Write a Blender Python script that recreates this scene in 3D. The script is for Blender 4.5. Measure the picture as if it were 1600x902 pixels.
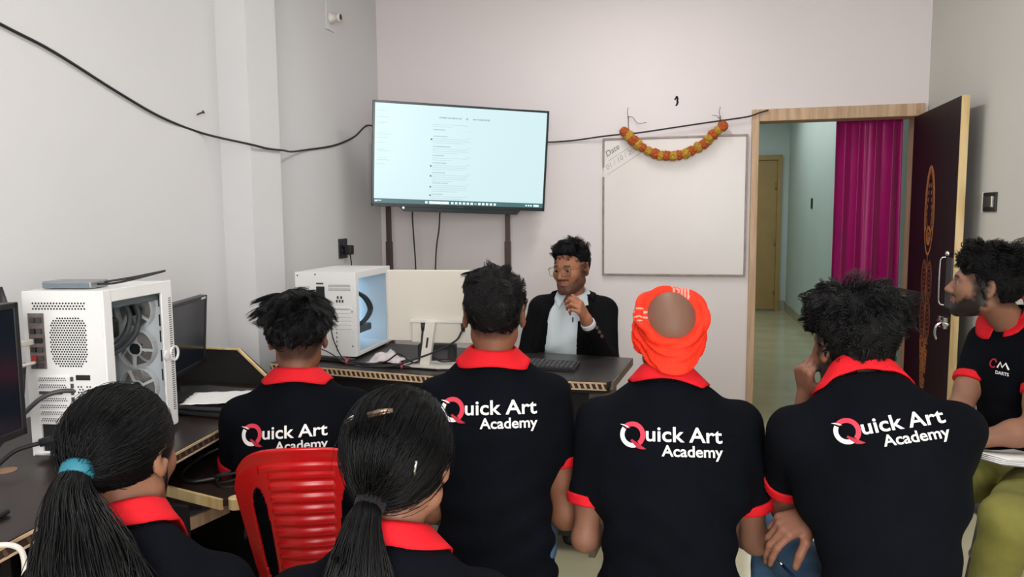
import bpy, bmesh, math, random
import numpy as np
from mathutils import Vector, Matrix, noise as mnoise
random.seed(7); RNG = np.random.default_rng(7)
R = math.radians
for o in list(bpy.data.objects): bpy.data.objects.remove(o)
SC = bpy.context.scene
COL = SC.collection

# ---------------------------------------------------------------- camera
FPX = 1150.0
PSI, TH, RHO, CAMH = R(12.9), R(5.6), R(.5), 1.4
_s, _c = math.sin, math.cos
FW = np.array([-_s(PSI)*_c(TH), _c(PSI)*_c(TH), -_s(TH)])
_r0 = np.array([_c(PSI), _s(PSI), 0.]); _u0 = np.cross(_r0, FW)
CU = _c(RHO)*_u0 + _s(RHO)*_r0; CR = _c(RHO)*_r0 - _s(RHO)*_u0
CP = np.array([0, 0, CAMH])
cd = bpy.data.cameras.new('camera'); cam = bpy.data.objects.new('camera', cd); COL.objects.link(cam)
cd.sensor_width = 36; cd.lens = FPX/1600*36; cd.clip_start = .05; cd.clip_end = 60
cam.matrix_world = Matrix(((CR[0], CU[0], -FW[0], CP[0]), (CR[1], CU[1], -FW[1], CP[1]), (CR[2], CU[2], -FW[2], CP[2]), (0, 0, 0, 1)))
SC.camera = cam
def P3(x, y, d):          # a point seen at (x, y) of the photograph, d metres in front of the camera
    return CP + (FW + CR*(x-800)/FPX - CU*(y-451)/FPX)*d

# ---------------------------------------------------------------- world, lights, exposure
W = bpy.data.worlds.new('world'); SC.world = W; W.use_nodes = True
W.node_tree.nodes['Background'].inputs[0].default_value = (.75, .86, 1, 1)
W.node_tree.nodes['Background'].inputs[1].default_value = .6
def area(name, loc, rot, sx, sy, power, col):
    l = bpy.data.lights.new(name, 'AREA'); l.shape = 'RECTANGLE'; l.size = sx; l.size_y = sy; l.energy = power; l.color = col
    o = bpy.data.objects.new(name, l); COL.objects.link(o); o.location = loc; o.rotation_euler = rot; return o
# daylight through the two rear windows behind the photographer; corridor and ceiling lamps are unseen, added fill
area('daylight_rear_window', (.55, -1.72, 1.75), (R(90), 0, 0), 1.5, 1.5, 120, (1.0, .985, .97))
area('daylight_side_window', (1.42, -.45, 1.75), (R(90), 0, R(90)), 1.3, 1.4, 16, (.97, .98, 1.0))
area('corridor_fill_light', (.9, 8.6, 2.8), (0, 0, 0), .5, 3.2, 19, (.98, 1.0, .96))  # no window here: unseen overhead lamp added to light the closed corridor
area('fill_light_front', (-.35, 1.55, 2.96), (0, 0, R(90)), 1.1, .09, 15, (1.0, .985, .97))  # unseen ceiling lamp, added to even out the room's brightness
area('fill_light_far', (-.35, 3.6, 2.96), (0, 0, R(90)), 1.1, .09, 19, (1.0, .985, .97))  # second added ceiling lamp, lifts the back and far right walls
SC.view_settings.view_transform = 'Standard'; SC.view_settings.look = 'None'
SC.view_settings.exposure = 0.08; SC.view_settings.gamma = 1; SC.view_settings.use_curve_mapping = False

# ---------------------------------------------------------------- helpers
def tag(o, label=None, cat=None, group=None, kind=None):
    if label: o['label'] = label
    if cat: o['category'] = cat
    if group: o['group'] = group
    if kind: o['kind'] = kind
    return o
def link(name, me, m=None, parent=None):
    o = bpy.data.objects.new(name, me); COL.objects.link(o)
    if m is not None and me is not None:
        for k in (m if isinstance(m, (list, tuple)) else [m]): me.materials.append(k)
    if parent is not None: o.parent = parent
    return o
def empty(name, loc=(0, 0, 0), rz=0, label=None, cat=None, group=None):
    o = bpy.data.objects.new(name, None); COL.objects.link(o); o.empty_display_size = .05
    o.location = loc; o.rotation_euler = (0, 0, rz); tag(o, label, cat, group); return o
class MB:                                  # collects shapes for ONE mesh
    def __init__(s): s.v = []; s.f = []; s.mi = []
    def add(s, v, f, mi=0):
        n = len(s.v); s.v += [tuple(map(float, p)) for p in v]; s.f += [tuple(i+n for i in q) for q in f]; s.mi += [mi]*len(f); return s
    def box(s, x0, x1, y0, y1, z0, z1, mi=0, M=None, bev=0):
        if bev > 0:
            bm = bmesh.new(); bmesh.ops.create_cube(bm, size=1)
            for v in bm.verts: v.co = ((x0+x1)/2+v.co.x*(x1-x0), (y0+y1)/2+v.co.y*(y1-y0), (z0+z1)/2+v.co.z*(z1-z0))
            bmesh.ops.bevel(bm, geom=bm.edges[:], offset=bev, segments=2, profile=.5, affect='EDGES')
            vs = [v.co.copy() for v in bm.verts]; bm.verts.index_update(); fs = [[v.index for v in f.verts] for f in bm.faces]; bm.free()
        else:
            vs = [Vector((x, y, z)) for z in (z0, z1) for y in (y0, y1) for x in (x0, x1)]
            fs = [(0, 2, 3, 1), (4, 5, 7, 6), (0, 1, 5, 4), (2, 6, 7, 3), (0, 4, 6, 2), (1, 3, 7, 5)]
        if M is not None: vs = [M @ v for v in vs]
        return s.add(vs, fs, mi)
    def prism(s, pts, a0, a1, axis='z', mi=0, M=None):    # polygon pts (2D) extruded along axis
        n = len(pts)
        def mk(p, a): return {'z': Vector((p[0], p[1], a)), 'y': Vector((p[0], a, p[1])), 'x': Vector((a, p[0], p[1]))}[axis]
        vs = [mk(p, a0) for p in pts]+[mk(p, a1) for p in pts]
        if M is not None: vs = [M @ v for v in vs]
        fs = [tuple(range(n))[::-1], tuple(range(n, 2*n))]+[(i, (i+1) % n, n+(i+1) % n, n+i) for i in range(n)]
        return s.add(vs, fs, mi)
    def tube(s, pts, r, n=8, mi=0, cap=True):
        pts = [Vector(p) for p in pts]; m = len(pts)
        rr = r if isinstance(r, (list, tuple)) else [r]*m
        base = len(s.v); t0 = (pts[1]-pts[0]).normalized()
        nrm = t0.orthogonal().normalized(); vs = []
        for i, p in enumerate(pts):
            t = (pts[min(i+1, m-1)]-pts[max(i-1, 0)])
            t = t.normalized() if t.length > 1e-9 else t0
            nrm = (nrm-t*nrm.dot(t)); nrm = nrm.normalized() if nrm.length > 1e-6 else t.orthogonal().normalized()
            b = t.cross(nrm)
            vs += [p+(nrm*math.cos(a)+b*math.sin(a))*rr[i] for a in [2*math.pi*k/n for k in range(n)]]
        fs = [(i*n+k, i*n+(k+1) % n, (i+1)*n+(k+1) % n, (i+1)*n+k) for i in range(m-1) for k in range(n)]
        if cap: fs += [tuple(range(n))[::-1], tuple(range((m-1)*n, m*n))]
        return s.add(vs, fs, mi)
    def lathe(s, prof, n=24, mi=0, M=None):               # profile (r, z) about the z axis
        vs = []; m = len(prof)
        for r, z in prof: vs += [Vector((r*math.cos(2*math.pi*k/n), r*math.sin(2*math.pi*k/n), z)) for k in range(n)]
        if M is not None: vs = [M @ v for v in vs]
        fs = [(i*n+k, i*n+(k+1) % n, (i+1)*n+(k+1) % n, (i+1)*n+k) for i in range(m-1) for k in range(n)]
        fs += [tuple(range(n))[::-1], tuple(range((m-1)*n, m*n))]
        return s.add(vs, fs, mi)
    def mesh(s, name, smooth=False, fix=True):
        me = bpy.data.meshes.new(name); me.from_pydata(s.v, [], s.f)
        if any(s.mi): me.polygons.foreach_set('material_index', s.mi)
        if fix:
            bm = bmesh.new(); bm.from_mesh(me); bmesh.ops.recalc_face_normals(bm, faces=bm.faces[:]); bm.to_mesh(me); bm.free()
        if smooth: me.polygons.foreach_set('use_smooth', [True]*len(me.polygons))
        me.update(); return me
    def build(s, name, m=None, parent=None, smooth=False, fix=True): return link(name, s.mesh(name, smooth, fix), m, parent)
def cr(pts, k=8):                          # Catmull-Rom through points
    p = [Vector(q) for q in pts]; p = [p[0]*2-p[1]]+p+[p[-1]*2-p[-2]]; out = []
    for i in range(1, len(p)-2):
        for j in range(k):
            t = j/k; a, b, c, d = p[i-1], p[i], p[i+1], p[i+2]
            out.append(.5*((2*b)+(c-a)*t+(2*a-5*b+4*c-d)*t*t+(3*b-3*c+d-a)*t**3))
    return out+[p[-2]]

# ---------------------------------------------------------------- materials
def mat(name, col, rough=.6, metal=0, spec=.5, var=0, vscale=8, bump=0, bscale=60, emit=None, trans=0, sheen=0, coat=0, ior=None, alpha=None):
    m = bpy.data.materials.new(name); m.use_nodes = True; nt = m.node_tree; b = nt.nodes['Principled BSDF']
    b.inputs['Base Color'].default_value = (*col, 1); b.inputs['Roughness'].default_value = rough; b.inputs['Metallic'].default_value = metal
    b.inputs['Specular IOR Level'].default_value = spec
    if trans: b.inputs['Transmission Weight'].default_value = trans
    if sheen: b.inputs['Sheen Weight'].default_value = sheen
    if coat: b.inputs['Coat Weight'].default_value = coat
    if ior: b.inputs['IOR'].default_value = ior
    if alpha is not None: b.inputs['Alpha'].default_value = alpha
    if emit: b.inputs['Emission Color'].default_value = (*emit[0], 1); b.inputs['Emission Strength'].default_value = emit[1]
    tc = None
    if var or bump:
        tc = nt.nodes.new('ShaderNodeTexCoord')
    if var:
        n = nt.nodes.new('ShaderNodeTexNoise'); n.inputs['Scale'].default_value = vscale; n.inputs['Detail'].default_value = 5
        nt.links.new(tc.outputs['Object'], n.inputs['Vector'])
        r = nt.nodes.new('ShaderNodeMapRange'); r.inputs['From Min'].default_value = .3; r.inputs['From Max'].default_value = .7
        r.inputs['To Min'].default_value = 1-var; r.inputs['To Max'].default_value = 1+var
        nt.links.new(n.outputs['Fac'], r.inputs['Value'])
        mx = nt.nodes.new('ShaderNodeMix'); mx.data_type = 'RGBA'; mx.blend_type = 'MULTIPLY'; mx.inputs['Factor'].default_value = 1
        mx.inputs['A'].default_value = (*col, 1); nt.links.new(r.outputs['Result'], mx.inputs['B']); nt.links.new(mx.outputs['Result'], b.inputs['Base Color'])
    if bump:
        n2 = nt.nodes.new('ShaderNodeTexNoise'); n2.inputs['Scale'].default_value = bscale; n2.inputs['Detail'].default_value = 4
        nt.links.new(tc.outputs['Object'], n2.inputs['Vector'])
        bp = nt.nodes.new('ShaderNodeBump'); bp.inputs['Strength'].default_value = bump; bp.inputs['Distance'].default_value = .01
        nt.links.new(n2.outputs['Fac'], bp.inputs['Height']); nt.links.new(bp.outputs['Normal'], b.inputs['Normal'])
    return m
def wood(name, c1, c2, scale=6, rough=.5, axis=2, stretch=.08, coat=0):
    m = bpy.data.materials.new(name); m.use_nodes = True; nt = m.node_tree; b = nt.nodes['Principled BSDF']
    b.inputs['Roughness'].default_value = rough
    if coat: b.inputs['Coat Weight'].default_value = coat
    tc = nt.nodes.new('ShaderNodeTexCoord'); mp = nt.nodes.new('ShaderNodeMapping'); s = [1, 1, 1]; s[axis] = stretch; mp.inputs['Scale'].default_value = s
    n = nt.nodes.new('ShaderNodeTexNoise'); n.inputs['Scale'].default_value = scale*6; n.inputs['Detail'].default_value = 8; n.inputs['Distortion'].default_value = .6
    rp = nt.nodes.new('ShaderNodeValToRGB'); rp.color_ramp.elements[0].position = .35; rp.color_ramp.elements[1].position = .68
    rp.color_ramp.elements[0].color = (*c1, 1); rp.color_ramp.elements[1].color = (*c2, 1)
    nt.links.new(tc.outputs['Object'], mp.inputs['Vector']); nt.links.new(mp.outputs['Vector'], n.inputs['Vector']); nt.links.new(n.outputs['Fac'], rp.inputs['Fac']); nt.links.new(rp.outputs['Color'], b.inputs['Base Color'])
    bp = nt.nodes.new('ShaderNodeBump'); bp.inputs['Strength'].default_value = .12; nt.links.new(n.outputs['Fac'], bp.inputs['Height']); nt.links.new(bp.outputs['Normal'], b.inputs['Normal'])
    return m
def vcol(name, rough=.55, spec=.4, bump=0, bscale=200, sub=0, sheen=0):       # colour from a mesh colour attribute (the surface's own pigment)
    m = bpy.data.materials.new(name); m.use_nodes = True; nt = m.node_tree; b = nt.nodes['Principled BSDF']
    a = nt.nodes.new('ShaderNodeVertexColor'); a.layer_name = 'col'; nt.links.new(a.outputs['Color'], b.inputs['Base Color'])
    b.inputs['Roughness'].default_value = rough; b.inputs['Specular IOR Level'].default_value = spec
    if sub: b.inputs['Subsurface Weight'].default_value = sub; b.inputs['Subsurface Radius'].default_value = (.02, .008, .004); b.inputs['Subsurface Scale'].default_value = .3
    if sheen: b.inputs['Sheen Weight'].default_value = sheen
    if bump:
        tc = nt.nodes.new('ShaderNodeTexCoord'); n2 = nt.nodes.new('ShaderNodeTexNoise'); n2.inputs['Scale'].default_value = bscale; n2.inputs['Detail'].default_value = 4
        nt.links.new(tc.outputs['Object'], n2.inputs['Vector']); bp = nt.nodes.new('ShaderNodeBump'); bp.inputs['Strength'].default_value = bump; bp.inputs['Distance'].default_value = .004
        nt.links.new(n2.outputs['Fac'], bp.inputs['Height']); nt.links.new(bp.outputs['Normal'], b.inputs['Normal'])
    return m
M = {}
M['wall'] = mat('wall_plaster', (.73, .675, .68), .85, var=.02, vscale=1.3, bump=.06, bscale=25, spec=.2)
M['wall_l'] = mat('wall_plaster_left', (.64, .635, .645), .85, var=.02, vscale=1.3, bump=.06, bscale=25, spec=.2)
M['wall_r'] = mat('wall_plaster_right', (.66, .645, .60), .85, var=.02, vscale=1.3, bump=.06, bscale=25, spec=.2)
M['mint'] = mat('mint_plaster', (.60, .70, .685), .7, var=.03, vscale=1.5, bump=.05, bscale=25, spec=.3)
M['ceil'] = mat('ceiling_white', (.78, .77, .75), .9)
M['floor'] = mat('floor_polished_stone', (.52, .49, .33), .16, var=.12, vscale=2.2, spec=.5)
M['skirt'] = mat('skirting_stone', (.42, .43, .33), .35, var=.15, vscale=9)
M['frame_wood'] = wood('door_frame_wood', (.42, .27, .16), (.58, .40, .26), 5, .6)
M['pale_wood'] = wood('pale_bare_wood', (.58, .40, .17), (.78, .60, .32), 5, .6)
M['yellow'] = mat('yellow_door_paint', (.40, .265, .095), .5, var=.06, vscale=6)
M['maroon'] = mat('maroon_laminate', (.013, .0030, .006), .55, spec=.25, var=.35, vscale=26)
M['gold'] = mat('gold_print', (.46, .17, .05), .5, var=.35, vscale=60)
M['gold_dim'] = mat('dull_gold_print', (.24, .075, .035), .55, var=.35, vscale=60)
M['curtain'] = mat('magenta_satin', (.30, .0015, .11), .42, sheen=.1, spec=.35)
M['black'] = mat('black_plastic', (.012, .012, .014), .4)
M['rubber'] = mat('black_rubber', (.010, .010, .011), .6)
M['dgrey'] = mat('dark_grey_plastic', (.05, .05, .055), .45)
M['white'] = mat('white_paint_metal', (.78, .78, .78), .4)
M['offwhite'] = mat('offwhite_plastic', (.70, .66, .60), .45)
M['chrome'] = mat('bright_metal', (.75, .75, .74), .25, metal=1)
M['brown_metal'] = mat('brown_metal', (.055, .028, .024), .5)
M['desk'] = mat('dark_laminate', (.020, .017, .017), .34, var=.3, vscale=5, bump=.04, bscale=90)
M['desk_l'] = mat('dark_brown_laminate', (.022, .012, .010), .30, var=.4, vscale=4, bump=.04, bscale=90)
M['desk_blk'] = mat('black_board', (.008, .007, .007), .6)
M['cream'] = mat('cream_edge', (.62, .45, .28), .6, var=.2, vscale=40)
M['paper'] = mat('paper_white', (.78, .77, .76), .8)
M['grey_board'] = mat('grey_worn_board', (.16, .14, .13), .8, var=.35, vscale=60, bump=.2, bscale=120)
M['cloth_grey'] = mat('pale_cloth', (.60, .55, .56), .9, bump=.2, bscale=120)
M['glass'] = mat('clear_glass', (.92, .95, .97), .03, trans=1, ior=1.02)
M['lens'] = mat('lens_glass', (.95, .98, .96), .02, trans=1, ior=1.05)
M['red_plastic'] = mat('red_plastic', (.52, .0035, .006), .28, spec=.5)
M['ink'] = mat('marker_ink', (.12, .12, .14), .7)
M['blackpaint'] = mat('black_paint_mark', (.006, .006, .006), .8)
# ================================================================ the room
XL, XR, YB, YR, ZC = -2.11, 1.455, 5.0, -1.75, 3.05
def struct(o): o['kind'] = 'structure'; return o
struct(MB().box(XL-.2, 3.2, YR-.2, 11.6, -.1, 0).build('floor', M['floor']))
struct(MB().box(XL-.2, XR+.2, YR-.2, YB+.12, ZC, ZC+.12).build('ceiling', M['ceil']))
w = MB().box(XL-.15, XL, YR, YB+.12, 0, ZC)
w.box(XL-.01, -1.953, 3.11, 3.372, 0, ZC)                          # the pilaster that stands proud of the left wall
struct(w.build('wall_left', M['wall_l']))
dx0, dx1, dz1 = .434, 1.432, 2.06
w = MB().box(XL, dx0, YB, YB+.12, 0, ZC).box(dx1, XR+.15, YB, YB+.12, 0, ZC).box(dx0, dx1, YB, YB+.12, dz1, ZC)
struct(w.build('wall_back', M['wall']))
w = MB()
wy0, wy1, wz0, wz1 = -1.1, .2, 1.05, 2.45
w.box(XR, XR+.15, YR, wy0, 0, ZC).box(XR, XR+.15, wy1, YB, 0, ZC).box(XR, XR+.15, wy0, wy1, 0, wz0).box(XR, XR+.15, wy0, wy1, wz1, ZC)
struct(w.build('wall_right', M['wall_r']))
w = MB()
w.box(XL-.15, -.2, YR-.15, YR, 0, ZC).box(1.3, XR+.15, YR-.15, YR, 0, ZC).box(-.2, 1.3, YR-.15, YR, 0, 1.0).box(-.2, 1.3, YR-.15, YR, 2.5, ZC)
struct(w.build('wall_rear', M['wall']))
def window(name, Mx, wd, ht):
    f = MB()
    for a, b, c, d in ((-wd/2, wd/2, 0, .05), (-wd/2, wd/2, ht-.05, ht), (-wd/2, -wd/2+.05, 0, ht), (wd/2-.05, wd/2, 0, ht), (-.025, .025, 0, ht)):
        f.box(a, b, -.03, .03, c, d, M=Mx)
    o = struct(f.build(name, M['frame_wood']))
    return o
window('window_1', Matrix.Translation((.55, YR-.04, 1.0)), 1.5, 1.5)
window('window_2', Matrix.Translation((XR+.04, -.45, wz0)) @ Matrix.Rotation(R(90), 4, 'Z'), 1.3, 1.4)
for y_ in (1.55, 3.6):  # unseen fittings with glowing tubes, made up to go with the added ceiling lamps
    lt = empty('added_tube_light', (-.35, y_, ZC), label='added white fill tube on the ceiling over the '+('students' if y_ < 2 else 'teacher desk'), cat='light')
    MB().box(-.05, .05, -.62, .62, -.03, 0, bev=.004).build('added_light_housing', M['ceil'], lt)
    MB().tube([(0, -.58, -.055), (0, .58, -.055)], .013, 12).build('added_light_tube', mat('added_tube_glow', (.8, .8, .8), .4, emit=((1, .96, .93), 4)), lt, smooth=True)
# corridor beyond the door
struct(MB().box(1.5, 1.62, YB+.12, 11.25, 0, 2.95).build('wall_corridor_right', M['mint']))
struct(MB().box(-.15, 0, YB+.12, 11.25, 0, 2.95).build('wall_corridor_left', M['mint']))
struct(MB().box(-.15, 1.62, 11.25, 11.4, 0, 2.95).build('wall_corridor_end', M['mint']))
struct(MB().box(-.15, 1.62, YB+.12, 11.4, 2.95, 3.05).build('ceiling_corridor', M['ceil']))
sk = MB().box(1.485, 1.5, YB+.12, 11.25, 0, .13).box(1.478, 1.485, YB+.12, 11.25, .12, .128)
struct(sk.build('baseboard_corridor_right', M['skirt']))
struct(MB().box(1.40, 1.485, 11.232, 11.25, 0, .15).build('baseboard_corridor_end', M['skirt']))
# yellow door at the end of the corridor
d2 = struct(MB().box(.72, 1.34, 11.20, 11.24, .02, 2.17, bev=.004).build('door_2', M['yellow']))
fr = MB().box(1.34, 1.40, 11.17, 11.25, 0, 2.24).box(.66, .72, 11.17, 11.25, 0, 2.24).box(.72, 1.34, 11.17, 11.25, 2.17, 2.24).build('door_frame', M['yellow'], d2)
for z in (.3, 1.0, 1.8):
    MB().tube([(1.325, 11.19, z-.05), (1.325, 11.19, z+.05)], .014, 8).build('hinge', M['yellow'], d2, smooth=True)
# door frame of the classroom
t = struct(empty('trim_1', (0, 0, 0)))
f = MB().box(dx0, dx0+.045, YB-.03, YB+.13, 0, dz1, bev=.004).build('jamb', M['frame_wood'], t)
MB().box(dx1-.045, dx1, YB-.03, YB+.13, 0, dz1, bev=.004).build('jamb', M['frame_wood'], t)
MB().box(dx0+.045, dx1-.045, YB-.03, YB+.13, dz1-.075, dz1, bev=.004).build('header', M['frame_wood'], t)
# open maroon door leaf, hinged at the right jamb, folded back towards the right wall
LW, LH = .86, 1.965
door = struct(empty('door_1', (1.405, YB-.035, .012)))
door.rotation_euler = (0, 0, R(-91.6))                                  # local +X runs from the hinge to the free edge, local -Y faces the room
tag(door, 'open dark maroon door leaf with a gold printed ornament')
MB().box(.0, LW-.006, -.034, -.002, 0, LH, bev=.002).build('door_panel', M['maroon'], door)
MB().box(LW-.006, LW+.004, -.036, 0, 0, LH, bev=.002).build('door_edge', M['pale_wood'], door)
def stroke(mb, pts, wd, y, mi=0):                                       # a flat print line on the door face
    pts = [Vector(p) for p in pts]; vs = []; n = len(pts)
    for i, p in enumerate(pts):
        t = (pts[min(i+1, n-1)]-pts[max(i-1, 0)]).normalized(); q = Vector((-t.y, t.x))*wd/2
        vs += [(p.x+q.x, y, p.y+q.y), (p.x-q.x, y, p.y-q.y)]
    mb.add(vs, [(2*i, 2*i+1, 2*i+3, 2*i+2) for i in range(n-1)], mi)
def arc(cx, cz, rx, rz, a0, a1, n=16): return [(cx+rx*math.cos(R(a0+(a1-a0)*i/n)), cz+rz*math.sin(R(a0+(a1-a0)*i/n))) for i in range(n+1)]
yd = -.0348
g = MB(); ox = .40
def teardrop(k, wd, zc=1.285):
    L = [(ox, zc+.36)]+[(ox-.085*k*math.sin(t_)*(1 if t_ < 1.6 else 1), zc+.36-.49*k*(1-math.cos(t_))/2-(1-k)*.10) for t_ in np.linspace(.25, math.pi, 20)]
    Rr = [(2*ox-x, z) for x, z in L]
    stroke(g, L, wd, yd); stroke(g, Rr, wd, yd)
teardrop(1.0, .016); teardrop(.80, .008); teardrop(.64, .006)
stroke(g, arc(ox, 1.26, .034, .045, 0, 360, 24), .02, yd); stroke(g, arc(ox, 1.26, .010, .014, 0, 360, 12), .010, yd)
for k in range(8):                                                       # beads down both sides of the teardrop
    for sg in (-1, 1): stroke(g, arc(ox+sg*(.018+.0072*k), 1.54-.04*k, .006, .010, 0, 360, 8), .006, yd)
stroke(g, [(ox, 1.155), (ox, .42)], .010, yd)
g.build('ornament_teardrop', M['gold'], door, fix=False)
g = MB()
for zc, hh in ((1.01, .140), (.79, .145)):
    for sg in (-1, 1):
        stroke(g, arc(ox+sg*.050, zc, .046, hh*.78, 0, 360, 28), .010, yd)
        stroke(g, arc(ox+sg*.050, zc, .034, hh*.62, 0, 360, 28), .005, yd)
        for k in range(7):
            stroke(g, arc(ox+sg*.050, zc-.082+.027*k, .020, .016, 40*k, 40*k+290, 12), .006, yd)
g.build('ornament_scrolls', M['gold_dim'], door, fix=False)
g = MB()
for k in range(9):
    for sg in (-1, 1):
        stroke(g, arc(ox+sg*(.044-.004*k), .65-.028*k, .030, .034, 60*k, 60*k+300, 14), .009, yd)
        stroke(g, arc(ox+sg*(.040-.004*k), .65-.028*k, .016, .018, -60*k, -60*k+280, 12), .006, yd)
g.build('ornament_filigree', M['gold'], door, fix=False)
# mortice handle plate with a pull, and the aldrop bolt
h = MB().box(.745, .835, -.044, -.034, .90, 1.16, bev=.003).build('handle_plate', M['dgrey'], door); h.location = (.022, 0, 0)
MB().tube(cr([(.752, -.046, 1.16), (.742, -.066, 1.15), (.74, -.07, 1.10), (.74, -.07, .97), (.742, -.066, .92), (.752, -.046, .91)], 5), .0045, 8).build('pull_handle', M['chrome'], h, smooth=True)
MB().lathe([(.012, 0), (.014, .004), (.014, .016), (.006, .024)], 12, M=Matrix.Translation((.79, -.05, 1.17))).build('knob', M['chrome'], h, smooth=True)
b = MB().tube([(.70, -.05, .82), (.86, -.05, .82)], .009, 8).build('door_bolt', M['chrome'], door, smooth=True)
MB().box(.72, .75, -.056, -.034, .79, .85, bev=.003).box(.79, .82, -.056, -.034, .79, .85, bev=.003).build('bolt_keeper', M['chrome'], b)
MB().tube(cr([(.77, -.05, .82), (.77, -.075, .80), (.77, -.08, .76), (.77, -.07, .73)], 4), .008, 8).build('bolt_lever', M['chrome'], b, smooth=True)
# magenta curtain on a rod just beyond the doorway
cu = empty('curtain', (1.18, 5.2, 0), label='magenta satin curtain hanging in folds in the doorway beside the maroon door', cat='curtain')
nx, nz = 90, 20; vs = []; fs = []
for j in range(nz+1):
    for i in range(nx+1):
        u = i/nx; v = j/nz; wd = .40+.012*v
        ph = u*math.pi*2*4.6+.9*math.sin(u*5)
        amp = (.016+.022*v)*(1+.5*math.sin(u*9+1))
        vs.append((-.205-.006*v+wd*u+.006*math.sin(ph*2+v*2), amp*math.sin(ph+.5*v)+.006*math.sin(u*50), 2.06-2.0*v))
for j in range(nz):
    for i in range(nx): a = j*(nx+1)+i; fs.append((a, a+1, a+nx+2, a+nx+1))
o = MB().add(vs, fs).build('curtain_panel', M['curtain'], cu, smooth=True, fix=False)
o.modifiers.new('th', 'SOLIDIFY').thickness = .003
MB().tube([(-.62, .02, 2.07), (.24, .02, 2.07)], .010, 8).build('curtain_rod', M['brown_metal'], cu, smooth=True)
for k in range(8): MB().lathe([(.015, -.004), (.018, 0), (.015, .004)], 12, M=Matrix.Translation((-.18+.052*k, .02, 2.07)) @ Matrix.Rotation(R(90), 4, 'Y')).build('curtain_ring', M['brown_metal'], cu, smooth=True)
# switches, sockets and small things on the walls
def plate(name, mtx, w_, h_, label, cat, m, rock=1):
    e = empty(name, (0, 0, 0), label=label, cat=cat); e.matrix_world = mtx
    MB().box(-w_/2, w_/2, -.009, 0, -h_/2, h_/2, bev=.002).build('face_plate', m, e); return e
mr = Matrix.Translation((XR, 3.99, 1.449)) @ Matrix.Rotation(R(-90), 4, 'Z')   # local -Y faces away from the wall
e = plate('wall_switch', mr, .150, .092, 'black switch plate on the right wall beside the open door', 'switch', M['black'])
MB().box(-.055, .02, -.0125, -.008, -.025, .028, bev=.002).build('rocker', M['dgrey'], e)
MB().box(.026, .036, -.0125, -.008, -.025, .028, bev=.001).build('indicator', M['chrome'], e)
MB().box(-.083, -.075, -.012, 0, -.048, .048).build('edge_trim', M['offwhite'], e)
ml = Matrix.Translation((XL, 4.356, 1.205)) @ Matrix.Rotation(R(90), 4, 'Z')
e = plate('wall_socket', ml, .115, .125, 'black power socket on the left wall above the white computer', 'socket', M['black'])
for q in ((0, .022), (-.022, -.012), (.022, -.012)): MB().lathe([(.008, 0), (.008, .004), (.004, .004)], 10, M=Matrix.Translation((q[0], -.009, q[1])) @ Matrix.Rotation(R(90), 4, 'X')).build('pin_hole', M['dgrey'], e)
pl = empty('power_plug', (XL+.012, 4.375, 1.195), label='black plug pushed into the left wall socket', cat='plug')
MB().box(0, .05, -.024, .026, -.03, .03, bev=.008).build('plug_body', M['rubber'], pl)
MB().tube(cr([(.03, .0, -.02), (.034, .004, -.06), (.03, .02, -.12), (.02, .03, -.26), (.02, .03, -.5)], 6), .004, 6).build('plug_cable', M['rubber'], pl, smooth=True)
ml = Matrix.Translation((XL, 4.27, 2.62)) @ Matrix.Rotation(R(90), 4, 'Z')
e = plate('ceiling_rose', ml, .10, .16, 'cream wall fitting with a round holder high on the left wall', 'fitting', M['wall_l'])
e.name = 'lamp_holder'
MB().lathe([(.034, 0), (.034, .012), (.024, .02), (.022, .05), (.026, .052), (.026, .07), (.018, .07)], 18, M=Matrix.Translation((.0, -.008, -.005)) @ Matrix.Rotation(R(90), 4, 'X')).build('holder', M['offwhite'], e, smooth=True)
MB().lathe([(.0181, .0705), (.001, .0706)], 18, M=Matrix.Translation((.0, -.008, -.005)) @ Matrix.Rotation(R(90), 4, 'X')).build('socket_mouth', M['black'], e)
n = MB().tube([(XL-.01, 2.95, 1.862), (XL+.03, 2.95, 1.874)], .0035, 6).tube([(XL+.03, 2.95, 1.874), (XL+.033, 2.95, 1.875)], .008, 8)
tag(n.build('wall_nail', M['brown_metal']), 'bent rusty nail sticking out of the left wall', 'nail')
ml = Matrix.Translation((1.5, 9.25, 1.52)) @ Matrix.Rotation(R(-90), 4, 'Z')
e = plate('wall_switch', ml, .10, .12, 'small dark switch on the pale green corridor wall', 'switch', M['black'])
MB().box(-.02, .02, -.013, -.008, -.03, .03, bev=.002).build('rocker', M['dgrey'], e)
# black painted stroke on the back wall over the whiteboard
g = MB()
for pts, wd in (([(-.047, 2.147), (-.034, 2.168)], .010), ([(-.033, 2.163), (-.030, 2.150), (-.032, 2.139), (-.029, 2.128), (-.034, 2.115)], .012), ([(-.040, 2.108), (-.032, 2.116)], .009)):
    pts = [Vector((p[0], p[1])) for p in pts]
    for a, b in zip(pts, pts[1:]):
        t_ = (b-a).normalized(); q = Vector((-t_.y, t_.x))*wd/2; a = a-t_*.002; b = b+t_*.002
        g.prism([a+q, a-q, b-q, b+q], YB-.0015, YB-.0002, 'y')
tag(g.build('paint_mark', M['blackpaint']), 'small black painted stroke on the back wall above the whiteboard', 'mark')
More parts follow.
